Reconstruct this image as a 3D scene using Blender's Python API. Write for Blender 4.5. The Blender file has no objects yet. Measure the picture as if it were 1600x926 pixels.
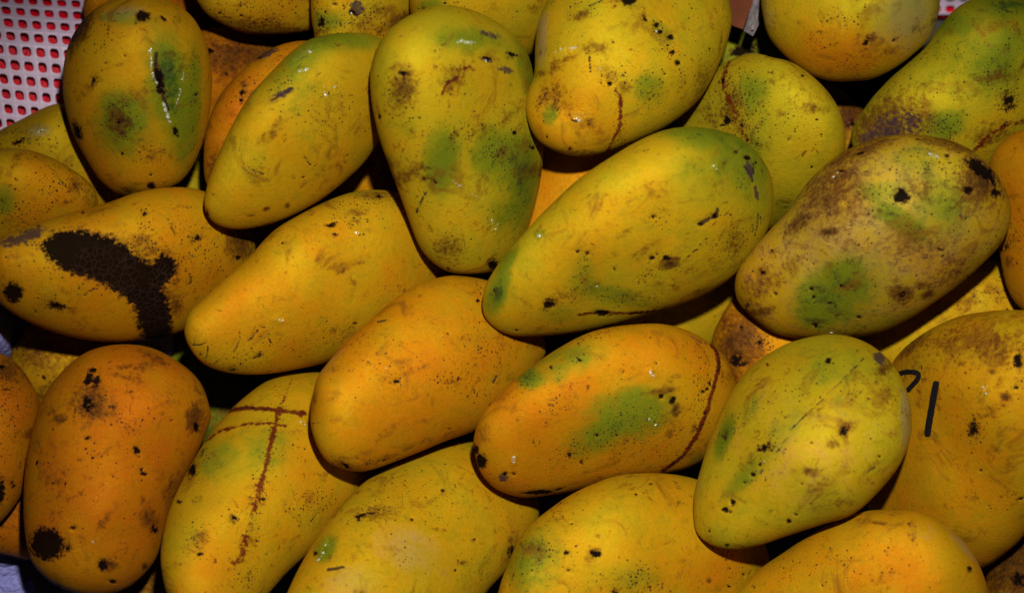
import bpy, bmesh, math, random
import numpy as np
from mathutils import Vector, Matrix

scene = bpy.context.scene
COL = scene.collection

# ------------------------------------------------------------------ camera, world, flash
S = 0.000325                 # metres per photograph pixel at the pile
DIST = 1.3                   # camera to pile
FPX = DIST / S               # focal length in photograph pixels
ELEV = math.radians(60)
FWD = np.array([0, math.cos(ELEV), -math.sin(ELEV)])
RGT = np.array([1.0, 0, 0])
UPV = np.array([0, math.sin(ELEV), math.cos(ELEV)])
PILE = np.array([0, 0, 0.36])
CAM = PILE - FWD * DIST

cam_d = bpy.data.cameras.new('camera')
cam = bpy.data.objects.new('camera', cam_d)
COL.objects.link(cam)
M = Matrix(((RGT[0], UPV[0], -FWD[0], CAM[0]), (RGT[1], UPV[1], -FWD[1], CAM[1]),
            (RGT[2], UPV[2], -FWD[2], CAM[2]), (0, 0, 0, 1)))
cam.matrix_world = M
cam_d.sensor_width = 36
cam_d.lens = 36 * FPX / 1600
cam_d.clip_start = 0.02
cam_d.clip_end = 50
cam_d.dof.use_dof = True
cam_d.dof.focus_distance = DIST - 0.01
cam_d.dof.aperture_fstop = 4.5
scene.camera = cam

world = bpy.data.worlds.new('World')
scene.world = world
world.use_nodes = True
bg = world.node_tree.nodes['Background']
bg.inputs[0].default_value = (0.55, 0.65, 1.0, 1)
bg.inputs[1].default_value = 0.003

fl = bpy.data.lights.new('flash', 'SPOT')
fl.energy = 146
fl.color = (1.0, 0.965, 0.92)
fl.shadow_soft_size = 0.022
fl.spot_size = math.radians(37)
fl.spot_blend = 1.0
flash = bpy.data.objects.new('flash', fl)
COL.objects.link(flash)
fpos = CAM + UPV * 0.28 + RGT * 0.07
flash.location = fpos
aim = PILE + RGT * 0.045 - UPV * 0.044
flash.rotation_euler = Vector(aim - fpos).to_track_quat('-Z', 'Y').to_euler()

vs = scene.view_settings
scene.display_settings.display_device = 'sRGB'
vs.view_transform = 'Standard'
vs.look = 'None'
vs.exposure = 0.0
vs.gamma = 1.0


# ------------------------------------------------------------------ helpers
def ray(px, py):
    px = np.asarray(px, float); py = np.asarray(py, float)
    return FWD + RGT * ((px[..., None] - 800) / FPX) - UPV * ((py[..., None] - 463) / FPX)


def at(px, py, z):
    """point z photograph-pixels in front of (+) or behind (-) the pile's mean plane"""
    d = ray(px, py)
    return CAM + d * (DIST - np.asarray(z, float)[..., None] * S)


def mesh_obj(name, verts, faces, mat=None, parent=None, smooth=True):
    me = bpy.data.meshes.new(name)
    me.from_pydata([tuple(v) for v in verts], [], faces)
    me.update()
    if smooth:
        me.shade_smooth()
    if mat:
        me.materials.append(mat)
    o = bpy.data.objects.new(name, me)
    COL.objects.link(o)
    if parent:
        o.parent = parent
        o.matrix_parent_inverse = Matrix.Identity(4)
    return o


def tag(o, label=None, cat=None, group=None, kind=None):
    for k, v in (('label', label), ('category', cat), ('group', group), ('kind', kind)):
        if v:
            o[k] = v
    return o


class NT:
    """small node-graph builder"""
    def __init__(self, mat):
        mat.use_nodes = True
        self.t = mat.node_tree
        self.t.nodes.clear()

    def n(self, typ, **kw):
        nd = self.t.nodes.new(typ)
        for k, v in kw.items():
            setattr(nd, k, v)
        return nd

    def put(self, sock, v):
        if isinstance(v, bpy.types.NodeSocket):
            self.t.links.new(v, sock)
        elif v is not None:
            if sock.type == 'RGBA' and len(v) == 3:
                v = (*v, 1)
            sock.default_value = v

    def m(self, op, a, b=None, c=None, clamp=False):
        nd = self.n('ShaderNodeMath', operation=op, use_clamp=clamp)
        self.put(nd.inputs[0], a); self.put(nd.inputs[1], b); self.put(nd.inputs[2], c)
        return nd.outputs[0]

    def step(self, v, lo, hi):
        nd = self.n('ShaderNodeMapRange', interpolation_type='SMOOTHSTEP')
        self.put(nd.inputs[0], v); self.put(nd.inputs[1], lo); self.put(nd.inputs[2], hi)
        return nd.outputs[0]

    def mix(self, f, a, b, blend='MIX'):
        nd = self.n('ShaderNodeMix', data_type='RGBA', blend_type=blend)
        self.put(nd.inputs[0], f); self.put(nd.inputs[6], a); self.put(nd.inputs[7], b)
        return nd.outputs[2]

    def noise(self, vec, scale, detail=3, rough=.55, dist=0):
        nd = self.n('ShaderNodeTexNoise')
        self.put(nd.inputs['Vector'], vec); self.put(nd.inputs['Scale'], scale)
        self.put(nd.inputs['Detail'], detail); self.put(nd.inputs['Roughness'], rough)
        self.put(nd.inputs['Distortion'], dist)
        return nd.outputs['Fac']

    def voro(self, vec, scale, feature='F1', rnd=1.0):
        nd = self.n('ShaderNodeTexVoronoi', feature=feature)
        self.put(nd.inputs['Vector'], vec); self.put(nd.inputs['Scale'], scale)
        self.put(nd.inputs['Randomness'], rnd)
        return nd

    def attr(self, name):
        a = self.n('ShaderNodeAttribute', attribute_name=name)
        s = self.n('ShaderNodeSeparateXYZ')
        self.put(s.inputs[0], a.outputs['Vector'])
        return s.outputs

    def finish(self, color, rough, spec=.5, bump=None, **extra):
        p = self.n('ShaderNodeBsdfPrincipled')
        self.put(p.inputs['Base Color'], color); self.put(p.inputs['Roughness'], rough)
        self.put(p.inputs['Specular IOR Level'], spec)
        if bump is not None:
            self.put(p.inputs['Normal'], bump)
        for k, v in extra.items():
            self.put(p.inputs[k.replace('_', ' ')], v)
        o = self.n('ShaderNodeOutputMaterial')
        self.t.links.new(p.outputs[0], o.inputs[0])

    def bump(self, h, strength, dist, normal=None):
        b = self.n('ShaderNodeBump')
        self.put(b.inputs['Height'], h); self.put(b.inputs['Strength'], strength)
        self.put(b.inputs['Distance'], dist)
        if normal is not None:
            self.put(b.inputs['Normal'], normal)
        return b.outputs[0]


# ------------------------------------------------------------------ mango skin
def mango_skin():
    mat = bpy.data.materials.new('mango_skin')
    g = NT(mat)
    tc = g.n('ShaderNodeTexCoord')
    oi = g.n('ShaderNodeObjectInfo')
    off = g.n('ShaderNodeVectorMath', operation='MULTIPLY_ADD')
    g.put(off.inputs[0], oi.outputs['Random']); g.put(off.inputs[1], (3.1, 5.7, 7.3))
    g.put(off.inputs[2], tc.outputs['Object'])
    P = off.outputs[0]
    green, orange, brown = g.attr('ripeness')
    black, speck, redline = g.attr('spots')
    wet, pale, purple = g.attr('bloom_sheen')
    sap, crack, scratch = g.attr('wounds')

    def c(sock, k):                     # centred noise times k
        return g.m('MULTIPLY', g.m('SUBTRACT', sock, .5), k)

    def add(*v):
        r = v[0]
        for q in v[1:]:
            r = g.m('ADD', r, q)
        return r
    n_big = g.noise(P, 30, 2)
    n_mid = g.noise(P, 100, 4, .62)
    n_fine = g.noise(P, 420, 3, .68)
    n_grain = g.noise(P, 1500, 1, .6)
    # yellow-green to yellow to orange to deep orange
    o = add(orange, c(n_big, .80), c(n_mid, .55), c(n_fine, .16))
    rp = g.n('ShaderNodeValToRGB')
    stops = [(0, (.450, .335, .007)), (.33, (.520, .285, .004)), (.66, (.520, .200, .002)), (1, (.480, .130, .002))]
    el = rp.color_ramp.elements
    while len(el) < 4:
        el.new(.5)
    for e, (p_, col_) in zip(el, stops):
        e.position = p_; e.color = (*col_, 1)
    g.put(rp.inputs[0], o)
    col = rp.outputs[0]
    # pale waxy skin, and edge sheen painted in as colour
    pl = g.step(add(pale, c(n_mid, 1.0), c(n_fine, .5)), .18, 1.0)
    col = g.mix(g.m('MULTIPLY', pl, .72), col, (.32, .24, .10))
    # green patches
    ga = add(green, g.m('MULTIPLY', c(n_mid, 1.1), g.m('MINIMUM', g.m('MULTIPLY', green, 3), 1.0)), g.m('MULTIPLY', c(n_fine, .45), g.m('MINIMUM', g.m('MULTIPLY', green, 3), 1.0)))
    col = g.mix(g.m('MULTIPLY', g.step(ga, .08, .80), .92), col, (.150, .190, .006))
    col = g.mix(g.m('MULTIPLY', g.step(ga, .76, 1.14), .92), col, (.020, .062, .008))
    # value mottling
    v = g.m('MULTIPLY', add(.36, g.m('MULTIPLY', n_mid, .34), g.m('MULTIPLY', n_fine, .32)), g.m('ADD', .86, g.m('MULTIPLY', n_grain, .28)))
    vv = g.n('ShaderNodeCombineXYZ')
    for k in range(3):
        g.put(vv.inputs[k], v)
    col = g.mix(1.0, col, vv.outputs[0], 'MULTIPLY')
    # lenticels: faint pale pin-points
    vo1 = g.voro(P, 600)
    lent = g.m('MULTIPLY', g.m('SUBTRACT', 1.0, g.step(vo1.outputs['Distance'], .10, .32)), .14)
    col = g.mix(lent, col, (.42, .29, .06))
    # brown staining, blotchy, plus a little everywhere
    b = add(brown, c(n_mid, 1.3), c(n_fine, 1.5))
    col = g.mix(g.m('MULTIPLY', g.step(b, .30, 1.0), .82), col, (.075, .022, .003))
    col = g.mix(g.m('MULTIPLY', g.step(b, .85, 1.35), .75), col, (.022, .009, .004))
    n_str = g.noise(P, 52, 5, .72, 1.0)
    stain = g.step(add(n_str, g.m('MULTIPLY', brown, .06)), .54, .72)
    col = g.mix(g.m('MULTIPLY', stain, .66), col, (.135, .050, .004))
    # small irregular rub marks
    n_rub = g.noise(P, 170, 5, .78, .6)
    rub = g.m('MULTIPLY', g.step(n_rub, .585, .68), g.m('ADD', .25, g.m('MULTIPLY', g.step(n_big, .40, .62), .55)))
    col = g.mix(rub, col, (.055, .017, .003))
    # dark pin specks, clustered
    vo2 = g.voro(P, 330)
    vo3 = g.voro(P, 980)
    for vo, rad, base in ((vo1, .38, -.01), (vo2, .20, .006), (vo3, .36, .008)):
        sep = g.n('ShaderNodeSeparateColor')
        g.put(sep.inputs[0], vo.outputs['Color'])
        hit = g.m('LESS_THAN', sep.outputs[0], g.m('ADD', g.m('MULTIPLY', speck, .75), base))
        r = g.m('MULTIPLY', g.m('ADD', .35, g.m('MULTIPLY', sep.outputs[1], .8)), rad)
        d = g.m('SUBTRACT', 1.0, g.step(vo.outputs['Distance'], g.m('MULTIPLY', r, .6), g.m('MULTIPLY', r, 1.15)))
        col = g.mix(g.m('MULTIPLY', g.m('MULTIPLY', hit, d), .9), col, (.024, .012, .006))
    # red-brown sap burn lines
    rl = add(redline, c(n_fine, 1.7), c(n_mid, .8))
    col = g.mix(g.m('MULTIPLY', g.step(rl, .30, .72), .92), col, (.085, .006, .003))
    col = g.mix(g.m('MULTIPLY', g.step(rl, .88, 1.15), .85), col, (.020, .008, .005))
    # scratches
    sr = add(scratch, c(n_fine, 1.2))
    srm = g.step(sr, .42, .72)
    col = g.mix(g.m('MULTIPLY', srm, .92), col, (.018, .010, .007))
    # purple-grey scabs
    pu = add(purple, c(n_fine, 1.4), c(n_mid, .5))
    pum = g.step(pu, .36, .72)
    col = g.mix(g.m('MULTIPLY', pum, .9), col, (.026, .014, .016))
    # black rot with brown halo
    bk = add(black, c(n_fine, 1.45), c(n_mid, .70))
    col = g.mix(g.m('MULTIPLY', g.step(bk, .24, .52), .6), col, (.065, .018, .005))
    bmask = g.step(bk, .44, .62)
    col = g.mix(g.m('MULTIPLY', bmask, .97), col, (.0026, .0016, .0013))
    # crackled rot
    cv = g.voro(P, 300, 'DISTANCE_TO_EDGE')
    cl = g.m('SUBTRACT', 1.0, g.step(cv.outputs['Distance'], .015, .09))
    ck = g.m('MULTIPLY', g.m('MULTIPLY', cl, g.step(n_mid, .30, .52)), g.m('MULTIPLY', g.step(crack, .3, .7), bmask))
    col = g.mix(g.m('MULTIPLY', ck, .5), col, (.030, .015, .010))
    # dried white sap
    sm = g.step(add(sap, c(n_fine, 1.9)), .55, .85)
    col = g.mix(g.m('MULTIPLY', sm, .6), col, (.33, .35, .29))
    # gloss: matt wax, wet where sap ran
    wt = g.m('MAXIMUM', g.step(add(wet, c(n_fine, 1.6)), .5, .95), sm)
    rough = g.m('SUBTRACT', add(.70, c(n_mid, .22)), g.m('MULTIPLY', wt, .54))
    h = add(g.m('MULTIPLY', n_grain, .3), g.m('MULTIPLY', n_fine, g.m('ADD', .55, g.m('MULTIPLY', wet, 3.0))),
            g.m('MULTIPLY', g.m('ADD', black, scratch), -.5))
    bump = g.bump(h, .45, .0008)
    dark = g.m('MAXIMUM', bmask, g.m('MAXIMUM', srm, pum))
    spec = g.m('MULTIPLY', g.m('ADD', .04, g.m('MULTIPLY', wt, .42)), g.m('SUBTRACT', 1.0, g.m('MULTIPLY', dark, .75)))
    # waxy skin: a broad golden lobe over the diffuse body, gone where it is wet or rotten
    wax = g.m('MULTIPLY', g.m('MULTIPLY', g.m('SUBTRACT', 1.0, wt), g.m('SUBTRACT', 1.0, dark)), .40)
    g.finish(col, rough, spec, bump, Metallic=wax)
    return mat


def simple(name, c1, c2, scale, rough, spec=.4, bumps=(.2, .0005), fine=None, **extra):
    mat = bpy.data.materials.new(name)
    g = NT(mat)
    tc = g.n('ShaderNodeTexCoord')
    n1 = g.noise(tc.outputs['Object'], scale, 5, .6)
    n2 = g.noise(tc.outputs['Object'], fine or scale * 8, 3, .6)
    col = g.mix(g.step(n1, .3, .7), c1, c2)
    g.finish(col, rough, spec, g.bump(g.m('ADD', n1, n2), *bumps), **extra)
    return mat


SKIN = mango_skin()
WHITE = simple('white_plastic', (.46, .35, .45), (.54, .42, .53), 40, .45)
RED = simple('red_plastic', (.62, .003, .016), (.42, .001, .010), 55, .34, .25, (.5, .003))
PAPER = simple('white_paper', (.21, .21, .50), (.29, .29, .62), 70, .8, .2, (1.0, .005), 300)
CARD = simple('brown_card', (.055, .012, .002), (.09, .021, .004), 50, .8, .15, (.3, .0004))
CARDEDGE = simple('card_edge', (.09, .075, .075), (.17, .145, .14), 420, .9, .1, (.6, .0008))
SAP = bpy.data.materials.new('mango_sap')
_g = NT(SAP)
_tc = _g.n('ShaderNodeTexCoord')
_n = _g.noise(_tc.outputs['Object'], 900, 3, .6)
_g.finish(_g.mix(_g.step(_n, .35, .65), (.20, .19, .10), (.36, .37, .30)), .16, .6, _g.bump(_n, .5, .0006))
INK = simple('marker_ink', (.003, .003, .004), (.009, .008, .007), 900, .5, .15, (.4, .0004))
GAPSHADE = simple('gap_shade_floor', (.012, .011, .012), (.02, .018, .02), 40, .6, .2)  # basket floor: the shade of the gaps put into a near-black colour
WOOD = simple('table_wood', (.10, .07, .05), (.16, .11, .08), 20, .7)
# outlines traced in photograph pixels (1600x926); hidden sides completed to a whole fruit
def std(cx, cy, ln, wd, deg):
    a = math.radians(deg); out = []
    prof = [(-.5, 0), (-.47, .22), (-.38, .38), (-.22, .48), (0, .5), (.2, .46), (.36, .34), (.46, .18), (.5, 0),
            (.45, -.2), (.34, -.36), (.18, -.47), (0, -.5), (-.22, -.49), (-.38, -.4), (-.47, -.24)]
    for s, t in prof:
        x, y = s * ln, t * wd
        out.append((cx + x * math.cos(a) - y * math.sin(a), cy + x * math.sin(a) + y * math.cos(a)))
    return out

OUT = {
 1: [(215,-10),(262,2),(300,28),(322,70),(331,121),(327,180),(311,240),(285,283),(245,303),(195,309),(160,287),(133,247),(110,200),(98,140),(105,78),(130,33),(168,4)],
 2: [(-8,420),(-2,378),(40,357),(110,334),(165,319),(210,303),(257,294),(305,295),(345,312),(380,345),(402,382),(395,420),(370,460),(325,500),(270,525),(215,534),(165,535),(110,526),(55,507),(10,480),(-8,455)],
 3: [(542,52),(580,54),(610,72),(622,110),(618,160),(600,210),(575,250),(545,280),(500,315),(450,341),(405,355),(365,358),(335,347),(321,322),(325,290),(338,252),(362,200),(390,152),(424,114),(455,83),(483,64),(514,55)],
 4: [(686,14),(730,17),(772,34),(806,58),(828,92),(838,140),(846,190),(851,240),(846,290),(833,345),(815,390),(785,424),(745,431),(703,428),(672,408),(652,379),(633,326),(616,277),(596,219),(584,160),(584,107),(604,61),(638,32)],
 5: [(1000,-95),(1075,-80),(1125,-40),(1147,15),(1142,56),(1128,95),(1106,138),(1081,168),(1039,199),(996,219),(952,235),(918,242),(887,240),(856,227),(836,208),(824,175),(826,145),(836,115),(837,76),(841,39),(855,0),(885,-50),(935,-85)],
 6: [(585,296),(625,300),(660,320),(690,360),(703,400),(700,440),(675,485),(630,520),(575,548),(515,566),(445,580),(401,584),(361,581),(328,570),(306,550),(293,520),(297,493),(313,473),(353,436),(390,403),(427,363),(471,335),(515,313),(552,300)],
 7: [(724,430),(770,438),(810,460),(840,495),(858,540),(850,565),(825,605),(790,645),(743,673),(699,688),(662,703),(625,717),(588,730),(563,734),(533,728),(511,714),(495,684),(489,650),(497,596),(515,567),(548,530),(588,493),(622,464),(658,442),(695,431)],
 8: [(1010,507),(1040,508),(1070,515),(1100,529),(1128,550),(1148,580),(1156,620),(1150,665),(1125,705),(1085,730),(1041,742),(990,752),(930,762),(880,771),(827,777),(799,773),(772,760),(752,735),(743,695),(750,662),(765,635),(799,601),(834,573),(869,549),(913,525),(955,513)],
 9: [(756,487),(759,452),(775,421),(806,382),(837,347),(876,308),(911,277),(958,246),(997,223),(1035,207),(1070,201),(1109,203),(1148,213),(1179,234),(1203,266),(1211,300),(1207,347),(1191,382),(1152,430),(1109,459),(1059,480),(1012,494),(958,510),(895,522),(837,526),(798,524),(771,510)],
 10: [(1030,739),(1084,746),(1130,765),(1170,800),(1200,845),(1210,890),(1195,950),(1150,1000),(1070,1045),(970,1060),(870,1050),(800,1015),(778,960),(787,910),(799,880),(811,850),(829,823),(862,796),(892,775),(928,757),(970,743)],
 11: [(1301,521),(1262,526),(1224,538),(1185,562),(1156,591),(1132,629),(1113,673),(1099,716),(1086,764),(1083,798),(1089,832),(1113,851),(1147,857),(1185,851),(1229,836),(1277,820),(1330,803),(1368,771),(1402,730),(1419,692),(1424,658),(1419,620),(1402,579),(1373,547),(1339,528)],
 12: [(1570,490),(1625,496),(1665,530),(1685,590),(1680,670),(1650,760),(1600,837),(1566,870),(1534,890),(1480,905),(1420,895),(1375,860),(1352,800),(1355,740),(1370,660),(1380,600),(1402,555),(1445,521),(1494,499),(1535,492)],
 13: [(1395,798),(1430,800),(1469,817),(1508,851),(1532,889),(1543,930),(1535,985),(1500,1030),(1430,1060),(1330,1075),(1220,1070),(1150,1040),(1125,990),(1140,940),(1180,894),(1229,860),(1277,829),(1330,805),(1365,798)],
 14: [(730,685),(775,692),(815,720),(842,765),(848,800),(835,840),(805,880),(770,915),(730,960),(670,1010),(590,1045),(510,1050),(455,1020),(440,970),(454,926),(477,876),(506,827),(535,789),(564,758),(592,738),(627,719),(664,702),(696,690)],
 15: [(500,577),(540,590),(575,625),(592,680),(585,740),(560,785),(525,820),(490,857),(452,890),(415,930),(380,965),(335,985),(295,970),(268,930),(256,882),(257,840),(269,790),(294,736),(323,686),(352,648),(382,619),(415,594),(448,580)],
 16: [(193,538),(152,544),(120,560),(87,592),(64,629),(48,684),(40,730),(37,776),(38,822),(46,868),(64,895),(92,916),(125,927),(162,929),(202,916),(235,886),(253,849),(267,794),(285,753),(313,698),(329,656),(326,629),(313,597),(285,569),(239,544)],
 17: [(-40,545),(0,551),(28,569),(51,601),(62,633),(55,690),(40,755),(18,796),(-15,825),(-60,830),(-100,790),(-115,720),(-110,640),(-85,570)],
 18: [(50,740),(110,740),(170,770),(185,810),(160,850),(105,868),(50,874),(0,864),(-60,858),(-100,845),(-95,810),(-40,775),(0,755)],
 19: [(10,232),(45,235),(81,247),(117,268),(143,290),(153,315),(145,345),(110,375),(50,395),(-20,400),(-80,385),(-110,340),(-100,290),(-60,250),(-20,236)],
 20: [(95,163),(125,175),(165,225),(185,285),(183,325),(150,345),(90,340),(30,320),(-30,290),(-50,245),(-20,215),(35,186),(69,169)],
 21: [(295,-30),(317,15),(341,34),(376,50),(414,54),(455,53),(490,45),(512,12),(512,-35),(480,-85),(420,-105),(350,-100),(305,-70)],
 22: [(490,-60),(486,0),(489,40),(500,80),(530,110),(570,115),(610,95),(642,50),(655,-10),(645,-80),(600,-130),(540,-125),(505,-100)],
 23: [(655,-60),(642,-10),(645,30),(670,70),(720,100),(780,105),(830,88),(865,45),(875,-20),(850,-80),(790,-105),(710,-95)],
 24: [(480,64),(530,75),(555,115),(545,180),(500,250),(440,295),(380,315),(340,308),(321,280),(320,224),(328,186),(345,149),(372,117),(404,90),(438,71)],
 25: [(330,46),(380,43),(440,55),(480,80),(480,130),(430,190),(360,225),(290,235),(240,210),(235,150),(260,95),(295,58)],
 26: std(250,30,240,130,15),
 27: [(1175,86),(1205,92),(1240,102),(1275,128),(1303,162),(1317,200),(1318,240),(1300,285),(1265,330),(1215,360),(1160,365),(1100,340),(1060,290),(1045,230),(1060,180),(1095,130),(1135,98)],
 28: [(1414,213),(1448,215),(1485,222),(1519,239),(1550,266),(1569,296),(1578,326),(1577,352),(1563,383),(1535,413),(1497,447),(1455,477),(1421,500),(1380,519),(1342,528),(1285,533),(1228,528),(1202,519),(1172,496),(1151,473),(1146,447),(1153,420),(1172,394),(1202,360),(1232,330),(1251,300),(1278,269),(1312,243),(1346,226),(1380,216)],
 29: [(1190,-10),(1193,30),(1204,62),(1235,95),(1268,118),(1300,127),(1335,127),(1366,122),(1400,105),(1428,84),(1453,59),(1465,28),(1468,-10),(1455,-60),(1410,-110),(1330,-130),(1250,-105),(1205,-60)],
 30: [(1540,-5),(1600,0),(1650,30),(1675,90),(1665,150),(1620,215),(1570,260),(1500,290),(1420,290),(1360,265),(1333,230),(1333,200),(1359,159),(1381,134),(1412,103),(1444,75),(1469,41),(1500,10)],
 31: [(1600,203),(1650,200),(1690,240),(1705,320),(1695,410),(1660,480),(1620,495),(1590,478),(1572,447),(1562,400),(1555,340),(1545,290),(1547,250),(1565,222)],
 32: std(1480,520,330,200,-25),
 33: [(1150,465),(1190,455),(1250,470),(1310,510),(1330,560),(1310,610),(1250,650),(1190,655),(1145,620),(1118,575),(1112,535),(1125,500)],
 34: std(1085,480,290,150,-35),
 35: std(895,300,300,170,-50),
 36: std(125,590,230,150,25),
 37: std(325,610,220,130,60),
 38: std(280,260,230,120,70),
 39: std(585,270,250,120,75),
 40: std(395,390,220,130,30),
 41: std(1300,215,230,130,40),
 42: std(1170,110,250,130,-20),
 43: [(1610,830),(1650,840),(1690,890),(1690,970),(1650,1040),(1590,1050),(1550,1010),(1535,950),(1545,890),(1575,845)],
 44: std(235,960,260,150,55),
}
# who lies on whom: nearest the camera first
ORDER = [11,13,28,5,9,10,8,4,3,7,14,6,15,2,16,29,12,31,1,19,17,20,23,27,30,22,21,24,33,25,18,34,35,36,32,43,44,26,37,38,39,40,41,42]
POSE = {11: (70, 0.150, 0.186), 13: (26, 0.073, -0.388), 28: (37, 0.021, -0.384), 5: (11, -0.302, 0.302), 9: (54, -0.367, -0.524), 10: (-24, -0.550, -0.237), 8: (-3, -0.435, -0.511), 4: (31, -0.550, -0.332), 3: (52, -0.529, -0.369), 7: (6, -0.550, 0.003), 14: (-8, -0.550, 0.371), 6: (-34, -0.550, -0.218), 15: (-7, -0.457, 0.304), 2: (9, -0.412, -0.404), 16: (6, -0.099, -0.030), 29: (0, 0.000, 0.000), 12: (-30, 0.550, -0.420), 31: (-15, 0.349, -0.178), 1: (16, -0.001, -0.238), 19: (-17, 0.076, -0.456), 17: (-58, 0.002, 0.059), 20: (-130, 0.099, -0.336), 23: (-77, -0.330, -0.478), 27: (-103, 0.550, -0.600), 30: (-72, -0.235, -0.274), 22: (-60, -0.550, -0.112), 21: (-77, -0.412, -0.025), 24: (-91, -0.550, -0.247), 33: (-156, -0.185, -0.200), 25: (-215, -0.550, -0.267), 18: (-159, -0.089, 0.034), 34: (-268, -0.323, -0.099), 35: (-149, 0.141, -0.057), 36: (-193, -0.061, -0.046), 32: (-219, 0.111, -0.269), 43: (-111, 0.156, 0.259), 44: (-210, 0.000, 0.000), 26: (-212, -0.550, -0.480), 37: (-321, -0.005, -0.005), 38: (-287, 0.008, 0.600), 39: (-280, 0.087, 0.008), 40: (-322, 0.405, 0.350), 41: (-265, 0.256, -0.373), 42: (-298, -0.331, -0.296)}
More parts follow.
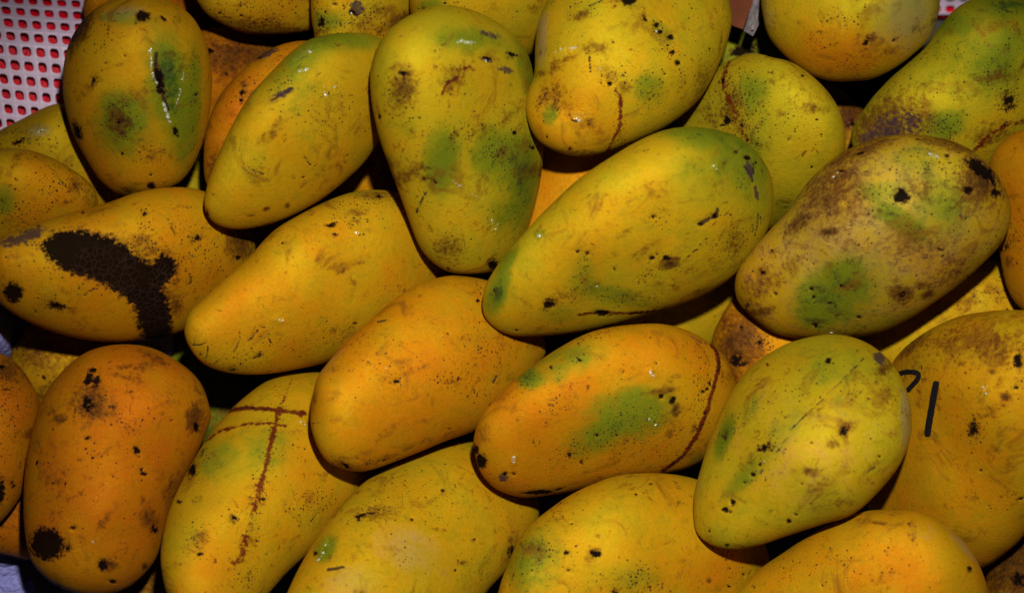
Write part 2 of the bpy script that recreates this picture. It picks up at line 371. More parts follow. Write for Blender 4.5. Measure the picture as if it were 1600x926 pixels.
# ------------------------------------------------------------------ skin marks and darker fruit edges, in photograph pixels
# (channel, x, y, rx, ry, degrees, amount) soft blobs; (channel, [points], width, amount) lines; ('poly', channel, [points], amount)
FEAT = {
 1: [('g',270,150,36,80,-8,.4),('g',205,60,70,40,-20,.25),('g',200,200,50,50,20,.35),('o',190,250,90,70,0,.25),('g',262,125,26,52,-8,.95),('l',[(243,86),(242,110),(250,140),(262,172)],4,1.2),('k',248,128,7,26,-12,.9),
     ('s',[(235,78),(236,112),(244,132)],3,.9),('s',[(285,112),(282,140),(272,168)],2.5,.75),('s',[(254,160),(264,190)],4,1),('w',256,120,24,60,-8,.5),
     ('g',190,185,34,42,0,1.05),('b',183,190,24,28,0,.8),('d',190,185,28,26,0,.8),('k',186,190,7,7,0,.55),('b',128,45,16,46,25,1.1),('u',120,52,9,38,25,.7),
     ('k',222,28,10,8,0,1),('k',255,33,8,4,40,.7),('p',195,24,32,12,-10,.9),('g',190,30,30,10,0,.4),('w',195,25,25,8,-10,.5),('k',236,290,6,5,0,1),
     ('k',121,205,7,15,-15,.95),('d',232,240,26,14,0,.8),('b',235,243,16,10,0,.4),('g',303,130,11,60,0,.6),('g',285,215,20,45,0,.55),('k',148,127,2.5,8,20,.9),
     ('k',274,206,4,8,-20,.9),('b',200,298,20,8,0,.7),('b',215,212,16,14,0,.5),('d',302,150,10,50,0,.6),('d',160,60,20,40,20,.4)],
 2: [('b',165,392,105,34,22,.55),('b',240,450,48,66,0,.7),('o',130,440,170,110,0,.42),('poly','k',[(68,387),(84,369),(117,361),(147,364),(173,371),(198,385),(220,405),(235,411),(253,400),(270,407),(272,426),(262,440),(250,451),(262,473),(268,495),(268,525),(250,548),(229,536),(213,499),(213,477),(198,462),(176,451),(154,438),(125,431),(99,420),(77,404)],1.05),
     ('c',180,415,60,45,0,1.2),('c',240,465,30,60,0,1.2),('b',165,375,45,14,8,.9),('b',222,385,26,26,0,.75),('d',222,390,26,30,0,.9),('d',228,352,13,22,0,1),('k',226,336,6,3,-30,.8),
     ('poly','u',[(-10,382),(29,363),(62,352),(81,360),(66,378),(22,390),(-8,394)],.85),('k',24,455,13,13,0,1.15),('k',90,476,15,7,15,.8),('b',85,476,20,12,0,.6),
     ('k',306,373,9,7,0,.8),('d',295,405,50,50,0,.5),('b',378,380,28,32,0,1),('u',398,385,8,26,0,.6),('k',372,402,5,5,0,.8),('b',274,478,12,18,0,1),('b',262,412,24,28,0,.8),
     ('l',[(133,460),(142,453),(154,449)],2.5,.9),('d',80,440,60,40,0,.25),('b',300,425,40,30,0,.3),('b',150,334,70,7,-15,.5)],
 3: [('g',540,64,60,16,0,.62),('g',478,90,54,20,-42,.6),('w',475,86,34,9,-35,.75),('p',475,86,30,9,-35,.6),('w',472,113,14,5,-20,.8),('s',[(465,116),(482,110)],3,.6),
     ('u',443,148,20,7,-25,.85),('l',[(427,158),(440,150),(458,140)],4,.8),('g',450,145,46,34,0,.3),('g',520,140,90,60,-30,.22),('s',[(506,145),(508,152)],3,.9),('w',512,142,20,10,0,.6),
     ('b',402,265,20,16,0,.5),('d',402,265,20,16,0,.5),('l',[(394,264),(404,267),(414,271)],2,.9),('l',[(475,245),(482,252),(486,257)],2.5,1),('l',[(494,255),(489,264)],2,.8),
     ('b',417,325,7,4,-20,1),('b',449,321,5,6,20,1),('k',326,335,3,8,0,.8),('b',398,300,18,14,0,.3),('b',527,73,12,5,-10,.7),('l',[(378,215),(376,235)],1.5,.7),('b',404,218,3,10,10,.6),
     ('o',430,300,110,50,-20,.3),('d',440,130,30,10,-30,.6),('b',560,200,14,10,0,.35),('l',[(537,245),(545,241)],2,.8),('d',500,180,60,30,0,.2)],
 4: [('g',690,250,24,46,10,.4),('g',785,250,46,40,0,.35),('g',820,290,20,60,0,.4),('g',740,70,60,20,10,.3),('g',692,252,21,42,10,.85),('g',775,236,34,34,0,.62),('d',776,238,24,24,0,1.2),('b',785,240,14,16,0,.5),('g',816,270,20,50,0,.8),('g',788,335,28,28,0,.55),('g',730,66,32,13,0,.5),
     ('w',728,72,18,6,10,.9),('s',[(715,72),(742,72)],4,.7),('u',762,58,22,6,18,.75),('k',760,97,10,4,15,1),('s',[(752,98),(766,99)],2,.7),('u',789,112,15,6,15,.9),('k',800,88,10,3,10,.8),
     ('r',[(692,150),(700,132),(716,126)],3,.9),('l',[(692,135),(704,129),(717,123)],2,.9),('b',712,122,24,20,-20,.55),('r',[(715,115),(735,108),(742,118)],2,.6),('r',[(700,160),(703,170)],3,.6),('d',705,140,24,30,0,.5),
     ('b',632,145,19,34,10,.75),('d',630,150,24,36,0,.9),('k',634,120,7,7,0,.7),('r',[(647,204),(632,235),(618,285)],3,.42),('b',646,205,6,8,20,.7),('l',[(668,298),(660,312),(652,330)],4,.75),('d',660,315,10,20,20,.8),
     ('k',771,416,9,9,0,1),('b',700,385,26,22,0,.6),('d',700,385,28,22,0,.4),('s',[(708,280),(716,287),(730,296)],4,.7),('s',[(738,302),(752,310)],4,.6),('w',770,350,12,18,0,.8),('s',[(768,345),(776,360)],2.5,.6),
     ('k',803,208,3.5,3,0,1),('k',832,231,5,3,30,.9),('d',740,205,40,20,0,.5),('b',745,200,26,16,0,.35),('g',700,60,90,40,0,.2),('g',720,200,120,150,0,.12),('d',790,335,25,15,0,.6),
     ('r',[(703,214),(708,208)],3,.6),('k',597,184,2.5,4,0,.8),('g',825,110,18,50,-15,.6),('u',845,300,6,60,5,.5),('k',672,279,12,3,10,.6)],
 5: [('o',890,190,85,65,0,.36),('b',868,152,34,26,0,.55),('d',862,165,18,24,0,.6),('g',863,176,12,16,0,.7),('w',907,181,16,12,0,.9),('l',[(892,176),(896,186),(904,187)],2,.9),('l',[(920,185),(922,193)],2,.8),('s',[(905,186),(910,187)],3,.8),
     ('b',950,114,22,13,30,.65),('b',973,136,13,14,0,.65),('k',953,129,4,3,0,.9),('d',962,120,20,16,0,.9),('r',[(962,138),(969,150),(970,175),(967,200),(955,222),(950,233)],4,.85),('d',968,190,8,50,0,1),
     ('l',[(922,88),(923,100),(924,112)],2.2,1.1),('l',[(856,143),(851,153),(846,163)],2,.9),('g',1013,138,24,26,0,.6),('d',1013,138,26,26,0,.9),('k',1013,153,4,3,0,.7),('k',1036,115,2.5,2,0,.9),
     ('k',983,4,9,8,0,1.1),('k',1007,32,6,4,20,.8),('b',1006,30,10,6,30,.7),('k',1024,41,4,5,0,1),('k',1029,51,5,4,0,.9),('k',1045,60,5,4,20,1),('k',1048,83,3.5,3,0,1),('k',1057,98,4,4,0,1),('k',1042,72,2.5,2,0,.9),('k',1031,69,2,2,0,.9),
     ('g',1030,48,26,10,45,.5),('d',1030,60,12,50,-35,.9),('d',1062,125,6,26,0,.9),('s',[(1022,50),(1028,54)],2,.7),
     ('w',885,78,24,8,-8,.8),('s',[(870,82),(885,76),(902,76)],4,.55),('l',[(846,116),(870,105),(890,85),(922,80)],1.8,.6),('b',880,95,30,5,-15,.5),('k',917,85,3,2,0,.8),
     ('b',1095,128,16,40,15,.55),('d',1090,130,20,40,0,.3),('l',[(896,10),(910,6)],2,.8),('l',[(922,12),(945,2)],3,.8),('b',912,24,22,9,-35,.75),('d',912,22,24,12,0,.5),('b',976,41,6,5,0,.5),('b',1000,220,80,10,-18,.5),('b',900,235,60,7,5,.6),
     ('p',848,60,12,50,0,.8),('l',[(942,62),(940,74)],1.8,.8),('k',957,65,2,4,-20,.9),('d',1080,20,12,60,0,.15),('k',1126,70,3,24,8,.5)],  # pale left rim: sheen painted as colour
 6: [('o',470,470,190,110,-25,.22),('o',440,540,36,26,0,.4),('b',555,334,22,9,-10,.8),('b',553,348,12,9,0,.85),('k',515,354,7,3,0,.75),('k',549,353,4,3,0,.7),('k',523,350,5,2,0,.6),('k',523,369,5,4,0,.6),('d',555,340,40,25,0,.6),
     ('w',556,365,8,5,0,.9),('s',[(553,365),(559,366)],3,.8),('w',440,498,10,6,0,.9),('s',[(437,498),(444,500)],2.5,.7),
     ('l',[(378,514),(378,528),(373,540),(368,548)],2,.9),('l',[(390,531),(398,523),(405,514)],2.5,.95),('l',[(408,508),(417,510)],2,.9),('l',[(422,527),(425,533)],2.5,1),('l',[(307,536),(318,536),(327,532)],2,.9),
     ('l',[(309,526),(309,534)],2,.7),('l',[(330,538),(329,548),(326,557)],2,.9),('l',[(398,557),(410,549)],3,.9),('k',408,553,7,4,-25,.6),('b',370,570,34,7,0,.6),('d',380,562,40,15,0,.6),('k',367,575,8,3,0,.7),
     ('l',[(455,398),(463,408),(469,421)],1.8,.6),('b',450,427,5,8,0,.4),('k',443,381,3,3,0,.7),('b',553,442,6,8,0,.75),('b',562,437,8,3,-20,.5),('b',580,306,34,9,0,.8),('d',580,310,40,12,0,.8),('k',592,308,4,3,0,.7),
     ('b',600,430,60,40,0,.25),('b',640,390,40,50,0,.35),('b',470,350,20,14,0,.35),('b',390,400,24,8,-40,.35),('b',550,509,8,3,0,.7),('l',[(444,541),(452,538)],2,.6),('d',520,520,40,20,0,.3),('d',440,540,60,20,0,.3)],
 7: [('o',640,600,160,120,-30,.55),('k',620,596,5,4,0,.9),('d',622,596,14,12,0,.9),('d',700,592,26,14,0,.7),('b',702,595,18,8,0,.45),('l',[(592,603),(620,596),(650,580),(700,556)],2.2,.5),('b',660,576,50,7,-22,.35),
     ('l',[(591,505),(605,502)],3,.8),('d',755,540,45,30,0,.5),('l',[(774,588),(769,597)],3,1),('b',832,540,12,12,0,.6),('b',840,548,20,30,0,.4),('k',543,724,9,4,20,.75),('b',540,720,25,10,20,.6),('k',600,716,8,4,-15,.7),('b',605,714,28,8,-20,.7),
     ('b',498,620,6,24,10,.55),('b',526,620,7,8,30,.5),('b',569,702,6,5,0,.5),('b',580,550,30,20,0,.25),('b',620,565,20,10,0,.3),('b',662,655,5,6,0,.5),('b',648,645,5,8,0,.4),('k',746,471,3,3,0,.9),('k',722,498,2.5,2,0,.8),
     ('d',580,560,60,40,0,.22),('k',582,462,2,2,0,.6),('b',640,698,24,4,-18,.6),('p',520,560,14,40,30,.5),('d',560,720,60,10,10,.5)],
 8: [('g',985,655,78,42,-22,.25),('g',905,575,60,16,-28,.35),('o',850,680,130,90,-10,.55),('o',1000,560,120,40,0,.2),('g',832,592,18,14,-15,.9),('d',828,594,19,15,-15,1.1),('g',885,560,44,17,-25,.62),('d',930,527,44,8,-20,1),('d',900,560,30,10,-20,.6),
     ('g',975,652,66,34,-22,.6),('d',975,670,60,32,-8,.75),('g',915,690,40,20,-30,.4),('d',900,705,24,16,-15,1),('g',1008,640,34,24,0,.3),('g',960,625,40,14,-10,.3),('d',880,718,10,8,0,.9),
     ('b',1030,612,28,6,-10,1),('b',1054,640,7,14,0,1),('b',1046,677,7,9,0,.8),('k',1049,625,5,5,0,1),('k',1030,620,4,4,0,1),('d',1096,605,16,45,8,.85),('k',1103,608,4,3,0,.9),('k',1096,612,3,3,0,.9),('k',1107,599,2.5,4,0,.9),
     ('r',[(1112,538),(1121,552),(1122,575),(1112,610),(1102,645),(1088,680),(1068,712),(1038,736)],5,1),('l',[(1068,710),(1045,732)],4,.8),('b',1083,670,6,12,20,.9),('k',1100,646,3,3,0,.9),
     ('k',756,718,9,10,0,1.15),('k',748,702,5,9,0,.9),('u',789,743,9,8,0,.95),('k',792,738,4,4,0,.8),('k',806,738,3,3,0,.9),('k',843,768,26,4,-2,.9),('k',872,764,10,2.5,-15,.8),('w',806,716,5,9,10,1),('s',[(807,710),(804,722)],4,.75),
     ('d',868,622,7,30,22,1.1),('k',908,565,3.5,2,0,.9),('k',972,582,2.5,2.5,0,.9),('k',933,679,3.5,3,0,.9),('k',890,709,3,6,-15,.9),('b',805,640,9,12,0,.5),('d',840,685,10,10,30,.7),('w',1016,585,9,8,0,.8),('s',[(1014,582),(1018,588)],2.5,.5),
     ('w',1018,655,20,10,10,.7),('s',[(1012,652),(1026,664)],2.5,.55),('k',1023,569,3,3,0,.7),('d',1030,700,80,30,0,.3),('g',1095,720,20,16,0,.4),('b',960,745,80,7,-8,.5),('u',1085,530,30,4,28,.5)],
 9: [('g',1150,235,55,34,25,.45),('g',1180,310,26,60,-10,.3),('g',930,450,60,50,0,.25),('g',1105,214,68,20,8,.72),('g',1110,270,85,60,10,.40),('o',900,430,120,60,-35,.6),('g',1160,255,40,30,20,.4),('g',782,455,15,32,22,1.25),('k',775,460,7,20,20,.45),('g',797,408,9,28,38,.75),('w',846,368,8,6,0,1),('g',848,366,11,8,0,.5),('s',[(843,368),(848,370)],3,.7),
     ('d',913,425,8,40,4,1.15),('d',885,462,28,14,-35,1),('g',912,420,22,35,0,.35),('k',860,474,10,9,0,.8),('b',866,470,12,10,-20,.8),('k',920,395,4,3,0,.9),('r',[(918,392),(926,397)],4,.8),('k',905,392,3,3,0,.9),
     ('g',870,490,26,14,0,.5),('g',965,462,60,13,12,.5),('d',970,460,55,14,10,.9),('k',940,488,13,5,5,1),('r',[(905,490),(940,487),(990,490),(1048,485)],3.5,.85),('k',993,489,12,2.5,0,.7),
     ('k',1020,339,4,3.5,0,1),('d',1025,345,20,12,0,.5),('l',[(1091,349),(1104,343),(1117,338),(1118,328)],5,.95),('k',1092,350,5,4,0,.9),('k',1113,337,7,4,-25,.9),('b',1046,411,19,10,-15,1),('k',1040,402,5,3,0,1),('k',1017,402,4,5,20,1),('d',1046,411,20,12,0,1),
     ('r',[(1066,408),(1088,387),(1103,370)],1.8,.85),('b',1080,420,25,12,-15,.35),('d',1005,430,16,10,-25,.9),('u',1168,267,6,16,-12,1),('l',[(1160,262),(1168,270),(1173,285)],4,.8),('l',[(1175,258),(1175,272)],3,.9),('k',1165,248,5,4,0,1),('u',1180,302,4,14,-12,1),('k',1147,239,5,5,40,.7),('k',1179,255,2.5,2,0,.8),
     ('l',[(1183,332),(1184,350),(1180,368)],3,.75),('l',[(1188,335),(1189,352)],2,.7),('l',[(1177,352),(1176,364)],2,.8),('b',1146,372,22,28,0,.55),('d',1146,370,30,36,0,.8),('w',1113,263,9,8,0,.9),('s',[(1110,260),(1116,266)],2,.5),('d',1155,285,10,8,0,.6),
     ('o',980,320,120,40,-30,.3),('o',850,500,60,20,0,.25),('b',930,320,50,18,-35,.35),('k',808,515,3,2,0,.9),('b',826,487,14,6,0,.35),('k',1047,446,7,1.5,0,.6),('b',1100,455,60,8,-18,.5),('b',828,425,5,8,20,.35)],
 10: [('g',850,870,50,60,20,.3),('o',1110,890,80,50,0,.4),('o',1000,860,100,50,0,.12),('b',905,815,24,14,0,.4),('k',896,820,5,1.5,0,.8),('k',934,817,5,1.5,-10,.7),('b',935,838,6,5,0,.6),('k',933,866,8,7,0,.95),('b',933,864,12,10,0,.8),('k',890,863,5,3,0,.9),('k',892,890,4,3,0,.8),
      ('g',835,880,30,40,20,.55),('b',845,860,30,20,0,.55),('l',[(848,880),(836,900),(826,922)],3,.55),('l',[(828,862),(812,890),(802,915)],4,.55),('l',[(870,872),(845,895),(828,925)],2.5,.5),('d',850,870,40,25,0,.5),
      ('g',990,900,44,22,0,.42),('d',985,905,40,20,0,.9),('k',962,922,7,5,0,.75),('k',993,910,3,3,0,.8),('k',1013,915,4,5,0,.8),('k',940,917,3,3,0,.7),('k',1016,758,4,2,0,.9),('b',1007,885,4,4,0,.5),('b',1105,905,4,6,0,.7),('k',1162,897,3,3,0,.8),('d',1165,895,25,12,0,.6),
      ('b',958,770,8,7,0,.35),('d',860,810,40,25,-35,.35),('g',1000,755,60,12,0,.25),('b',880,790,40,8,-30,.35),('p',1150,800,40,30,0,.3)],
 11: [('g',1190,710,20,80,42,.35),('g',1330,590,60,60,30,.25),('p',1260,690,140,130,0,.34),('g',1270,600,110,70,-20,.24),('g',1290,560,60,30,0,.14),('l',[(1348,562),(1325,585),(1300,610),(1270,638),(1240,668),(1215,705)],3,.72),('l',[(1215,705),(1190,738),(1170,765),(1140,790)],3.5,.5),('u',1190,735,8,4,-50,.8),('k',1190,724,4,3,-40,.8),('k',1178,740,4,4,0,.9),('k',1166,752,3,3,0,.7),('k',1147,783,4,5,0,1),('k',1135,794,5,5,0,.95),('k',1143,797,3,3,0,.7),
      ('g',1165,745,12,38,42,.55),('g',1133,682,11,34,18,.9),('k',1134,680,5,12,18,.5),('d',1138,670,14,30,18,.6),('g',1172,640,12,26,20,.3),('d',1172,645,10,26,15,.8),('k',1197,699,11,7,-15,.85),('r',[(1188,702),(1200,698)],6,.8),('d',1205,690,16,16,0,.9),
      ('k',1317,674,9,9,-30,.85),('b',1318,672,20,14,-30,.7),('b',1300,692,12,9,0,.8),('k',1293,566,4,4.5,0,1),('u',1373,560,10,12,-40,1),('l',[(1336,622),(1347,608)],4,.7),('l',[(1350,737),(1364,728)],4,.7),('k',1370,712,3,3,0,.6),
      ('b',1300,785,50,14,-18,.35),('l',[(1330,755),(1325,780),(1315,805)],3,.5),('b',1170,850,30,4,0,.5),('k',1137,850,4,3,0,.8),('k',1110,827,3,4,0,.7),('b',1215,640,16,22,0,.25),('b',1226,652,3,3,0,.6),('d',1260,600,60,40,0,.2),('p',1412,650,10,50,0,.9),('p',1095,760,10,40,0,.4),('o',1150,790,50,40,0,.15),('b',1390,620,12,26,-20,.3),('d',1390,630,20,60,-10,.35)],
 12: [('b',1560,530,120,44,10,.6),('b',1440,560,50,40,-40,.6),('b',1590,590,50,60,0,.45),('o',1520,680,120,110,0,.38),('b',1530,545,110,40,0,.78),('b',1430,540,40,14,-35,.9),('d',1530,560,110,60,0,.15),('k',1520,672,9,17,0,.78),('d',1520,675,16,22,0,.9),('k',1586,570,7,14,0,.95),('b',1568,622,11,9,0,.9),('k',1584,609,4,3,0,.8),('b',1518,778,14,14,0,.4),('b',1502,571,10,8,0,.8),('b',1548,586,6,6,0,.9),
      ('w',1536,612,8,14,10,.7),('s',[(1535,606),(1540,622)],2,.55),('k',1532,732,3,3,0,.9),('b',1555,640,36,18,0,.5),('b',1555,702,10,6,0,.6),('k',1592,776,6,2,-15,.8),('d',1580,775,20,12,0,.5),('b',1570,720,30,20,0,.3),('b',1450,625,30,20,0,.45),('b',1470,660,8,26,0,.4),('b',1500,620,70,20,10,.35),('o',1400,820,60,60,0,.2)],
 13: [('o',1350,890,160,70,0,.6),('l',[(1425,806),(1418,822),(1422,840),(1432,856),(1440,878)],6,.46),('b',1424,835,9,26,-10,.55),('k',1511,889,4,6,0,.75),('b',1370,818,40,5,8,.7),('p',1500,850,10,40,-40,.7),('p',1440,835,30,18,0,.3),('d',1330,870,60,30,0,.3),('w',1462,905,10,6,0,.6),('b',1390,900,40,16,-20,.3),('b',1210,880,40,8,-38,.3)],
 14: [('g',600,760,110,60,-30,.15),('b',592,803,32,14,-10,.75),('d',585,805,34,15,-10,1),('k',563,809,4,6,0,.85),('k',571,804,4,4,0,.75),('k',585,802,5,4,0,.75),('b',620,790,40,24,-10,.35),('g',514,855,14,20,25,.85),('w',512,850,12,22,25,.85),('s',[(515,846),(509,866),(502,874)],2.5,.6),('k',498,863,4,3,0,.8),
      ('l',[(518,887),(528,886),(541,883)],3.5,1.05),('k',643,812,4.5,3,0,.85),('p',640,860,60,42,30,.55),('p',560,905,50,30,0,.5),('l',[(540,835),(562,862),(585,895)],2,.42),('l',[(578,840),(600,865),(618,885)],2,.42),('l',[(562,850),(580,872)],1.6,.42),('l',[(605,850),(628,876)],1.6,.4),('l',[(530,880),(555,885),(580,905)],2,.45),
      ('b',801,845,6,10,0,.8),('k',800,862,8,12,20,.75),('b',800,860,14,30,10,.8),('b',724,878,9,5,0,.8),('k',722,878,3,2,0,.5),('u',700,691,12,3,-12,.9),('b',690,695,30,5,-15,.7),('b',570,767,36,3,-15,.5),('l',[(550,775),(575,768),(605,764)],2,.45),('b',525,870,14,8,0,.45),('d',640,780,80,40,0,.18),('p',500,800,10,60,35,.5),('g',700,880,60,30,0,.2),('b',620,748,30,6,-20,.3)],
 15: [('g',330,740,50,70,25,.3),('g',420,690,50,60,0,.25),('r',[(458,588),(448,612),(437,640)],3.5,.58),('r',[(437,640),(428,672),(420,705)],6,.95),('r',[(420,705),(414,735),(404,768)],6,.78),('r',[(404,768),(398,800),(388,835),(377,868)],9,.66),('b',390,835,16,40,15,.5),('r',[(366,875),(380,872)],6,.7),('d',408,750,14,130,12,.7),
      ('r',[(355,642),(385,638),(420,641),(474,647)],5,1.0),('b',470,648,12,5,0,.8),('k',398,639,5,2.5,0,.7),('r',[(318,692),(350,672),(385,664),(430,663),(445,667)],4,.72),('b',350,672,50,5,-22,.5),('b',470,680,60,6,10,.4),('k',367,807,8,7,0,.85),('d',365,805,14,12,0,.8),('b',316,840,14,20,10,.6),('d',315,842,20,20,0,1),('k',316,861,6,3,0,.75),
      ('k',302,735,7,9,30,.8),('d',320,710,11,11,0,1),('k',318,706,5,5,0,.6),('b',305,730,10,28,25,.7),('k',283,783,5,4,0,.7),('w',471,660,8,6,0,.9),('s',[(467,659),(476,664)],2.5,.7),('k',486,671,3,2,0,.8),('k',488,681,3,2,0,.8),('b',485,790,30,22,-20,.35),('d',485,790,32,24,-20,.8),('l',[(482,815),(494,802)],2.5,.7),
      ('b',442,903,14,10,-40,.7),('l',[(440,902),(452,892)],3,.8),('b',425,880,40,12,-45,.35),('g',338,715,28,26,0,.45),('g',420,705,26,30,0,.4),('g',290,840,30,50,0,.3),('k',411,778,4,6,-30,.7),('k',391,775,3,2,0,.8),('b',388,895,12,16,0,.55),('d',390,900,20,20,0,.6),('b',405,868,3,5,-30,.6),('b',350,908,3,5,20,.6),('o',480,740,60,60,0,.25),('b',395,632,8,3,0,.6)],
 16: [('o',180,720,160,220,0,.85),('k',146,582,6,4,0,.9),('k',139,596,5,11,15,.95),('k',152,600,5,9,20,.95),('k',146,607,6,4,0,.8),('b',146,596,4,5,0,.8),('k',138,634,13,13,0,.72),('b',143,632,34,26,0,.85),('d',140,632,30,24,0,.9),('k',175,640,7,5,0,.6),('b',95,655,12,8,-20,.8),('k',97,658,7,4,-20,.55),('b',85,640,26,10,-30,.5),
      ('k',213,705,4.5,7,-20,1.1),('k',216,712,3,4,0,.8),('k',219,733,3,2.5,0,.9),('k',223,740,6,2.5,20,.95),('k',226,741,2.5,5,-20,.7),('k',75,848,22,21,0,1.25),('k',106,853,5,6,0,.6),('k',161,879,8,9,0,1),('b',172,880,12,10,0,.9),('k',176,905,9,3,10,.8),('k',136,686,5,2.5,-20,1),('k',117,822,4.5,4,0,.95),('b',108,848,8,10,0,.6),('k',60,722,2,5,20,.8),
      ('b',292,650,8,8,0,.9),('k',305,668,6,9,0,.75),('b',303,655,16,26,0,.9),('b',228,810,9,16,0,.7),('k',240,826,5,9,-25,.7),('b',238,815,14,20,-20,.7),('b',268,760,26,34,0,.5),('b',222,780,5,8,0,.6),('b',225,577,18,9,-20,.6),('b',240,560,24,8,25,.6),('d',200,660,30,24,0,.7),('d',150,700,100,140,0,.07),('b',145,745,20,20,0,.3),('b',127,718,6,5,0,.6),('b',90,770,30,60,0,.35),('b',226,883,6,6,0,.8),('k',90,915,5,3,0,.8),('l',[(120,855),(140,846)],2,.5),('b',270,620,30,20,20,.4),('s',[(146,842),(147,846)],2,.8),('k',104,755,2.5,2.5,0,.7)],
 17: [('o',0,680,100,140,0,.8),('d',10,620,30,60,0,.7),('b',10,580,40,24,0,.6),('k',0,765,8,20,0,.9),('k',20,755,5,8,0,.7),('d',20,700,30,80,0,.3),('k',3,574,5,3,0,.9)],
 18: [('o',40,820,120,80,0,.75),('d',30,840,60,40,0,.3),('b',20,800,40,20,0,.4)],
 19: [('o',80,300,80,60,0,.25),('g',4,312,20,22,0,.7),('k',4,322,6,10,0,.4),('b',117,292,11,14,0,.75),('k',118,290,5,6,0,.5),('d',100,285,50,30,0,.7),('b',102,315,5,4,0,.8),('d',30,330,50,30,0,.6),('b',140,310,16,30,0,.6),('b',60,245,40,8,10,.35)],
 20: [('g',40,205,60,30,-20,.3),('w',60,207,18,9,0,.8),('p',60,205,22,12,0,.8),('s',[(52,210),(68,203)],4,.6),('k',30,222,10,4,-20,.7),('d',45,215,40,16,0,.9),('w',92,178,8,6,0,.7),('b',80,240,40,30,0,.3),('l',[(58,172),(60,200)],3,.5)],
 21: [('g',420,0,90,40,0,.2),('b',400,40,70,14,5,.6),('d',400,20,70,30,0,.5),('b',440,48,60,9,0,.6),('k',345,20,4,3,0,.6)],
 22: [('u',557,13,12,14,20,.9),('k',552,20,6,5,0,.7),('s',[(548,20),(552,22)],2,.7),('k',503,36,6,9,0,.7),('g',505,34,20,18,0,.5),('b',628,32,22,12,-20,.9),('k',632,34,10,5,-20,.6),('b',505,50,14,10,0,.6),('d',560,40,70,30,0,.8),('b',590,15,20,12,0,.5),('g',530,30,30,20,0,.3)],
 23: [('g',675,10,22,14,0,.6),('k',665,14,6,6,0,.4),('b',835,15,16,10,20,.5),('g',760,10,60,30,0,.15),('b',770,78,60,7,0,.4),('d',720,30,60,30,0,.3)],
 24: [('o',400,200,120,130,0,.65),('u',415,86,20,6,-25,1.05),('k',404,92,8,4,-25,.7),('k',379,146,5,5,0,.85),('k',378,157,4,5,0,.8),('b',382,138,7,16,0,.7),('d',380,150,20,30,0,.5),('b',340,260,16,30,0,.8)],
 25: [('o',360,110,120,90,0,.8),('b',380,90,80,24,0,.7),('d',370,90,70,40,0,.5),('k',329,81,6,4,0,.9)],
 26: [('o',330,30,140,80,0,1.2)],
 27: [('g',1180,170,90,90,0,.32),('r',[(1140,100),(1130,125),(1137,150),(1150,175),(1160,205),(1170,225)],6,.72),('b',1150,175,16,50,-18,.7),('d',1148,175,40,60,0,1),('k',1138,190,6,6,0,1),('k',1131,197,3,3,0,.9),('k',1158,197,5,5,0,.8),('k',1131,128,4,4,0,.8),('b',1267,170,24,8,8,.75),('k',1273,170,4,2.5,0,.6),('b',1220,180,10,6,-20,.5),('g',1172,236,24,20,0,.55),('k',1185,226,5,4,0,.8),('k',1170,220,4,3,0,.8),
      ('g',1178,145,18,26,0,.5),('k',1252,122,3,2,0,.9),('k',1207,118,3,3,0,.7),('b',1240,150,60,30,0,.3),('g',1230,330,30,30,0,.4),('b',1225,315,14,8,0,.6),('s',[(1210,250),(1216,300)],4,.25),('b',1115,180,20,20,0,.5)],
 28: [('g',1305,470,75,48,-20,.45),('g',1430,330,80,60,20,.35),('g',1340,420,50,40,0,.3),('p',1360,360,230,170,-20,.6),('b',1300,300,60,50,-40,.55),('b',1340,240,80,18,-25,.6),('b',1480,225,70,14,15,.6),('k',1407,310,11,9,30,1.15),('k',1405,302,4,3,0,.7),('k',1528,268,26,9,35,1.1),('k',1546,283,10,7,40,.9),('k',1508,299,9,7,0,.85),('k',1550,303,9,6,0,.9),('b',1525,290,40,34,30,.8),
      ('g',1300,462,46,34,-10,.82),('g',1275,490,24,20,0,.6),('g',1318,422,22,16,0,.72),('g',1405,345,42,13,33,.72),('g',1425,360,14,14,0,.4),('g',1475,315,32,40,0,.48),('g',1370,300,28,14,0,.5),('g',1432,250,40,22,0,.4),('g',1400,500,60,14,-15,.4),
      ('d',1380,330,180,130,-20,.16),('d',1380,310,60,30,0,.5),('d',1460,260,60,40,0,.6),('k',1408,460,9,9,0,.6),('b',1408,458,20,16,0,.75),('b',1448,459,12,6,-20,.9),('w',1454,246,14,5,12,.95),('s',[(1446,243),(1464,249)],4,.6),('w',1307,275,12,5,-35,.9),('s',[(1302,281),(1312,270)],3,.5),('k',1317,270,5,3,0,.9),
      ('k',1269,449,4,4,0,.75),('k',1272,461,3.5,4,0,.8),('k',1274,411,3,3,0,.7),('k',1315,445,3,3,0,.8),('k',1297,472,3,3,0,.7),('k',1274,507,4,4,0,.8),('k',1341,494,3.5,2.5,0,.8),('b',1297,362,14,6,0,.95),('k',1325,321,5,4,0,.65),('b',1320,301,10,5,0,.8),('k',1434,357,3,3,0,.9),('k',1468,390,4,3,0,.8),('k',1470,400,3,3,0,.8),('k',1195,425,5,4,0,.75),('b',1195,425,10,8,0,.6),('k',1213,458,4,4,0,.7),('k',1166,480,4,9,10,.7),('b',1180,455,26,20,0,.4),
      ('k',1209,391,4,4,0,.6),('k',1344,243,6,3,0,.7),('k',1354,272,3,2,0,.8),('b',1420,385,60,26,0,.3),('b',1250,350,30,14,-40,.6),('b',1240,410,30,10,-40,.35),('l',[(1215,450),(1240,435),(1265,428)],2,.4),('u',1500,340,14,12,0,.4),('b',1490,420,40,20,-35,.4),('k',1477,248,5,4,0,.7),('b',1440,300,30,16,0,.35)],
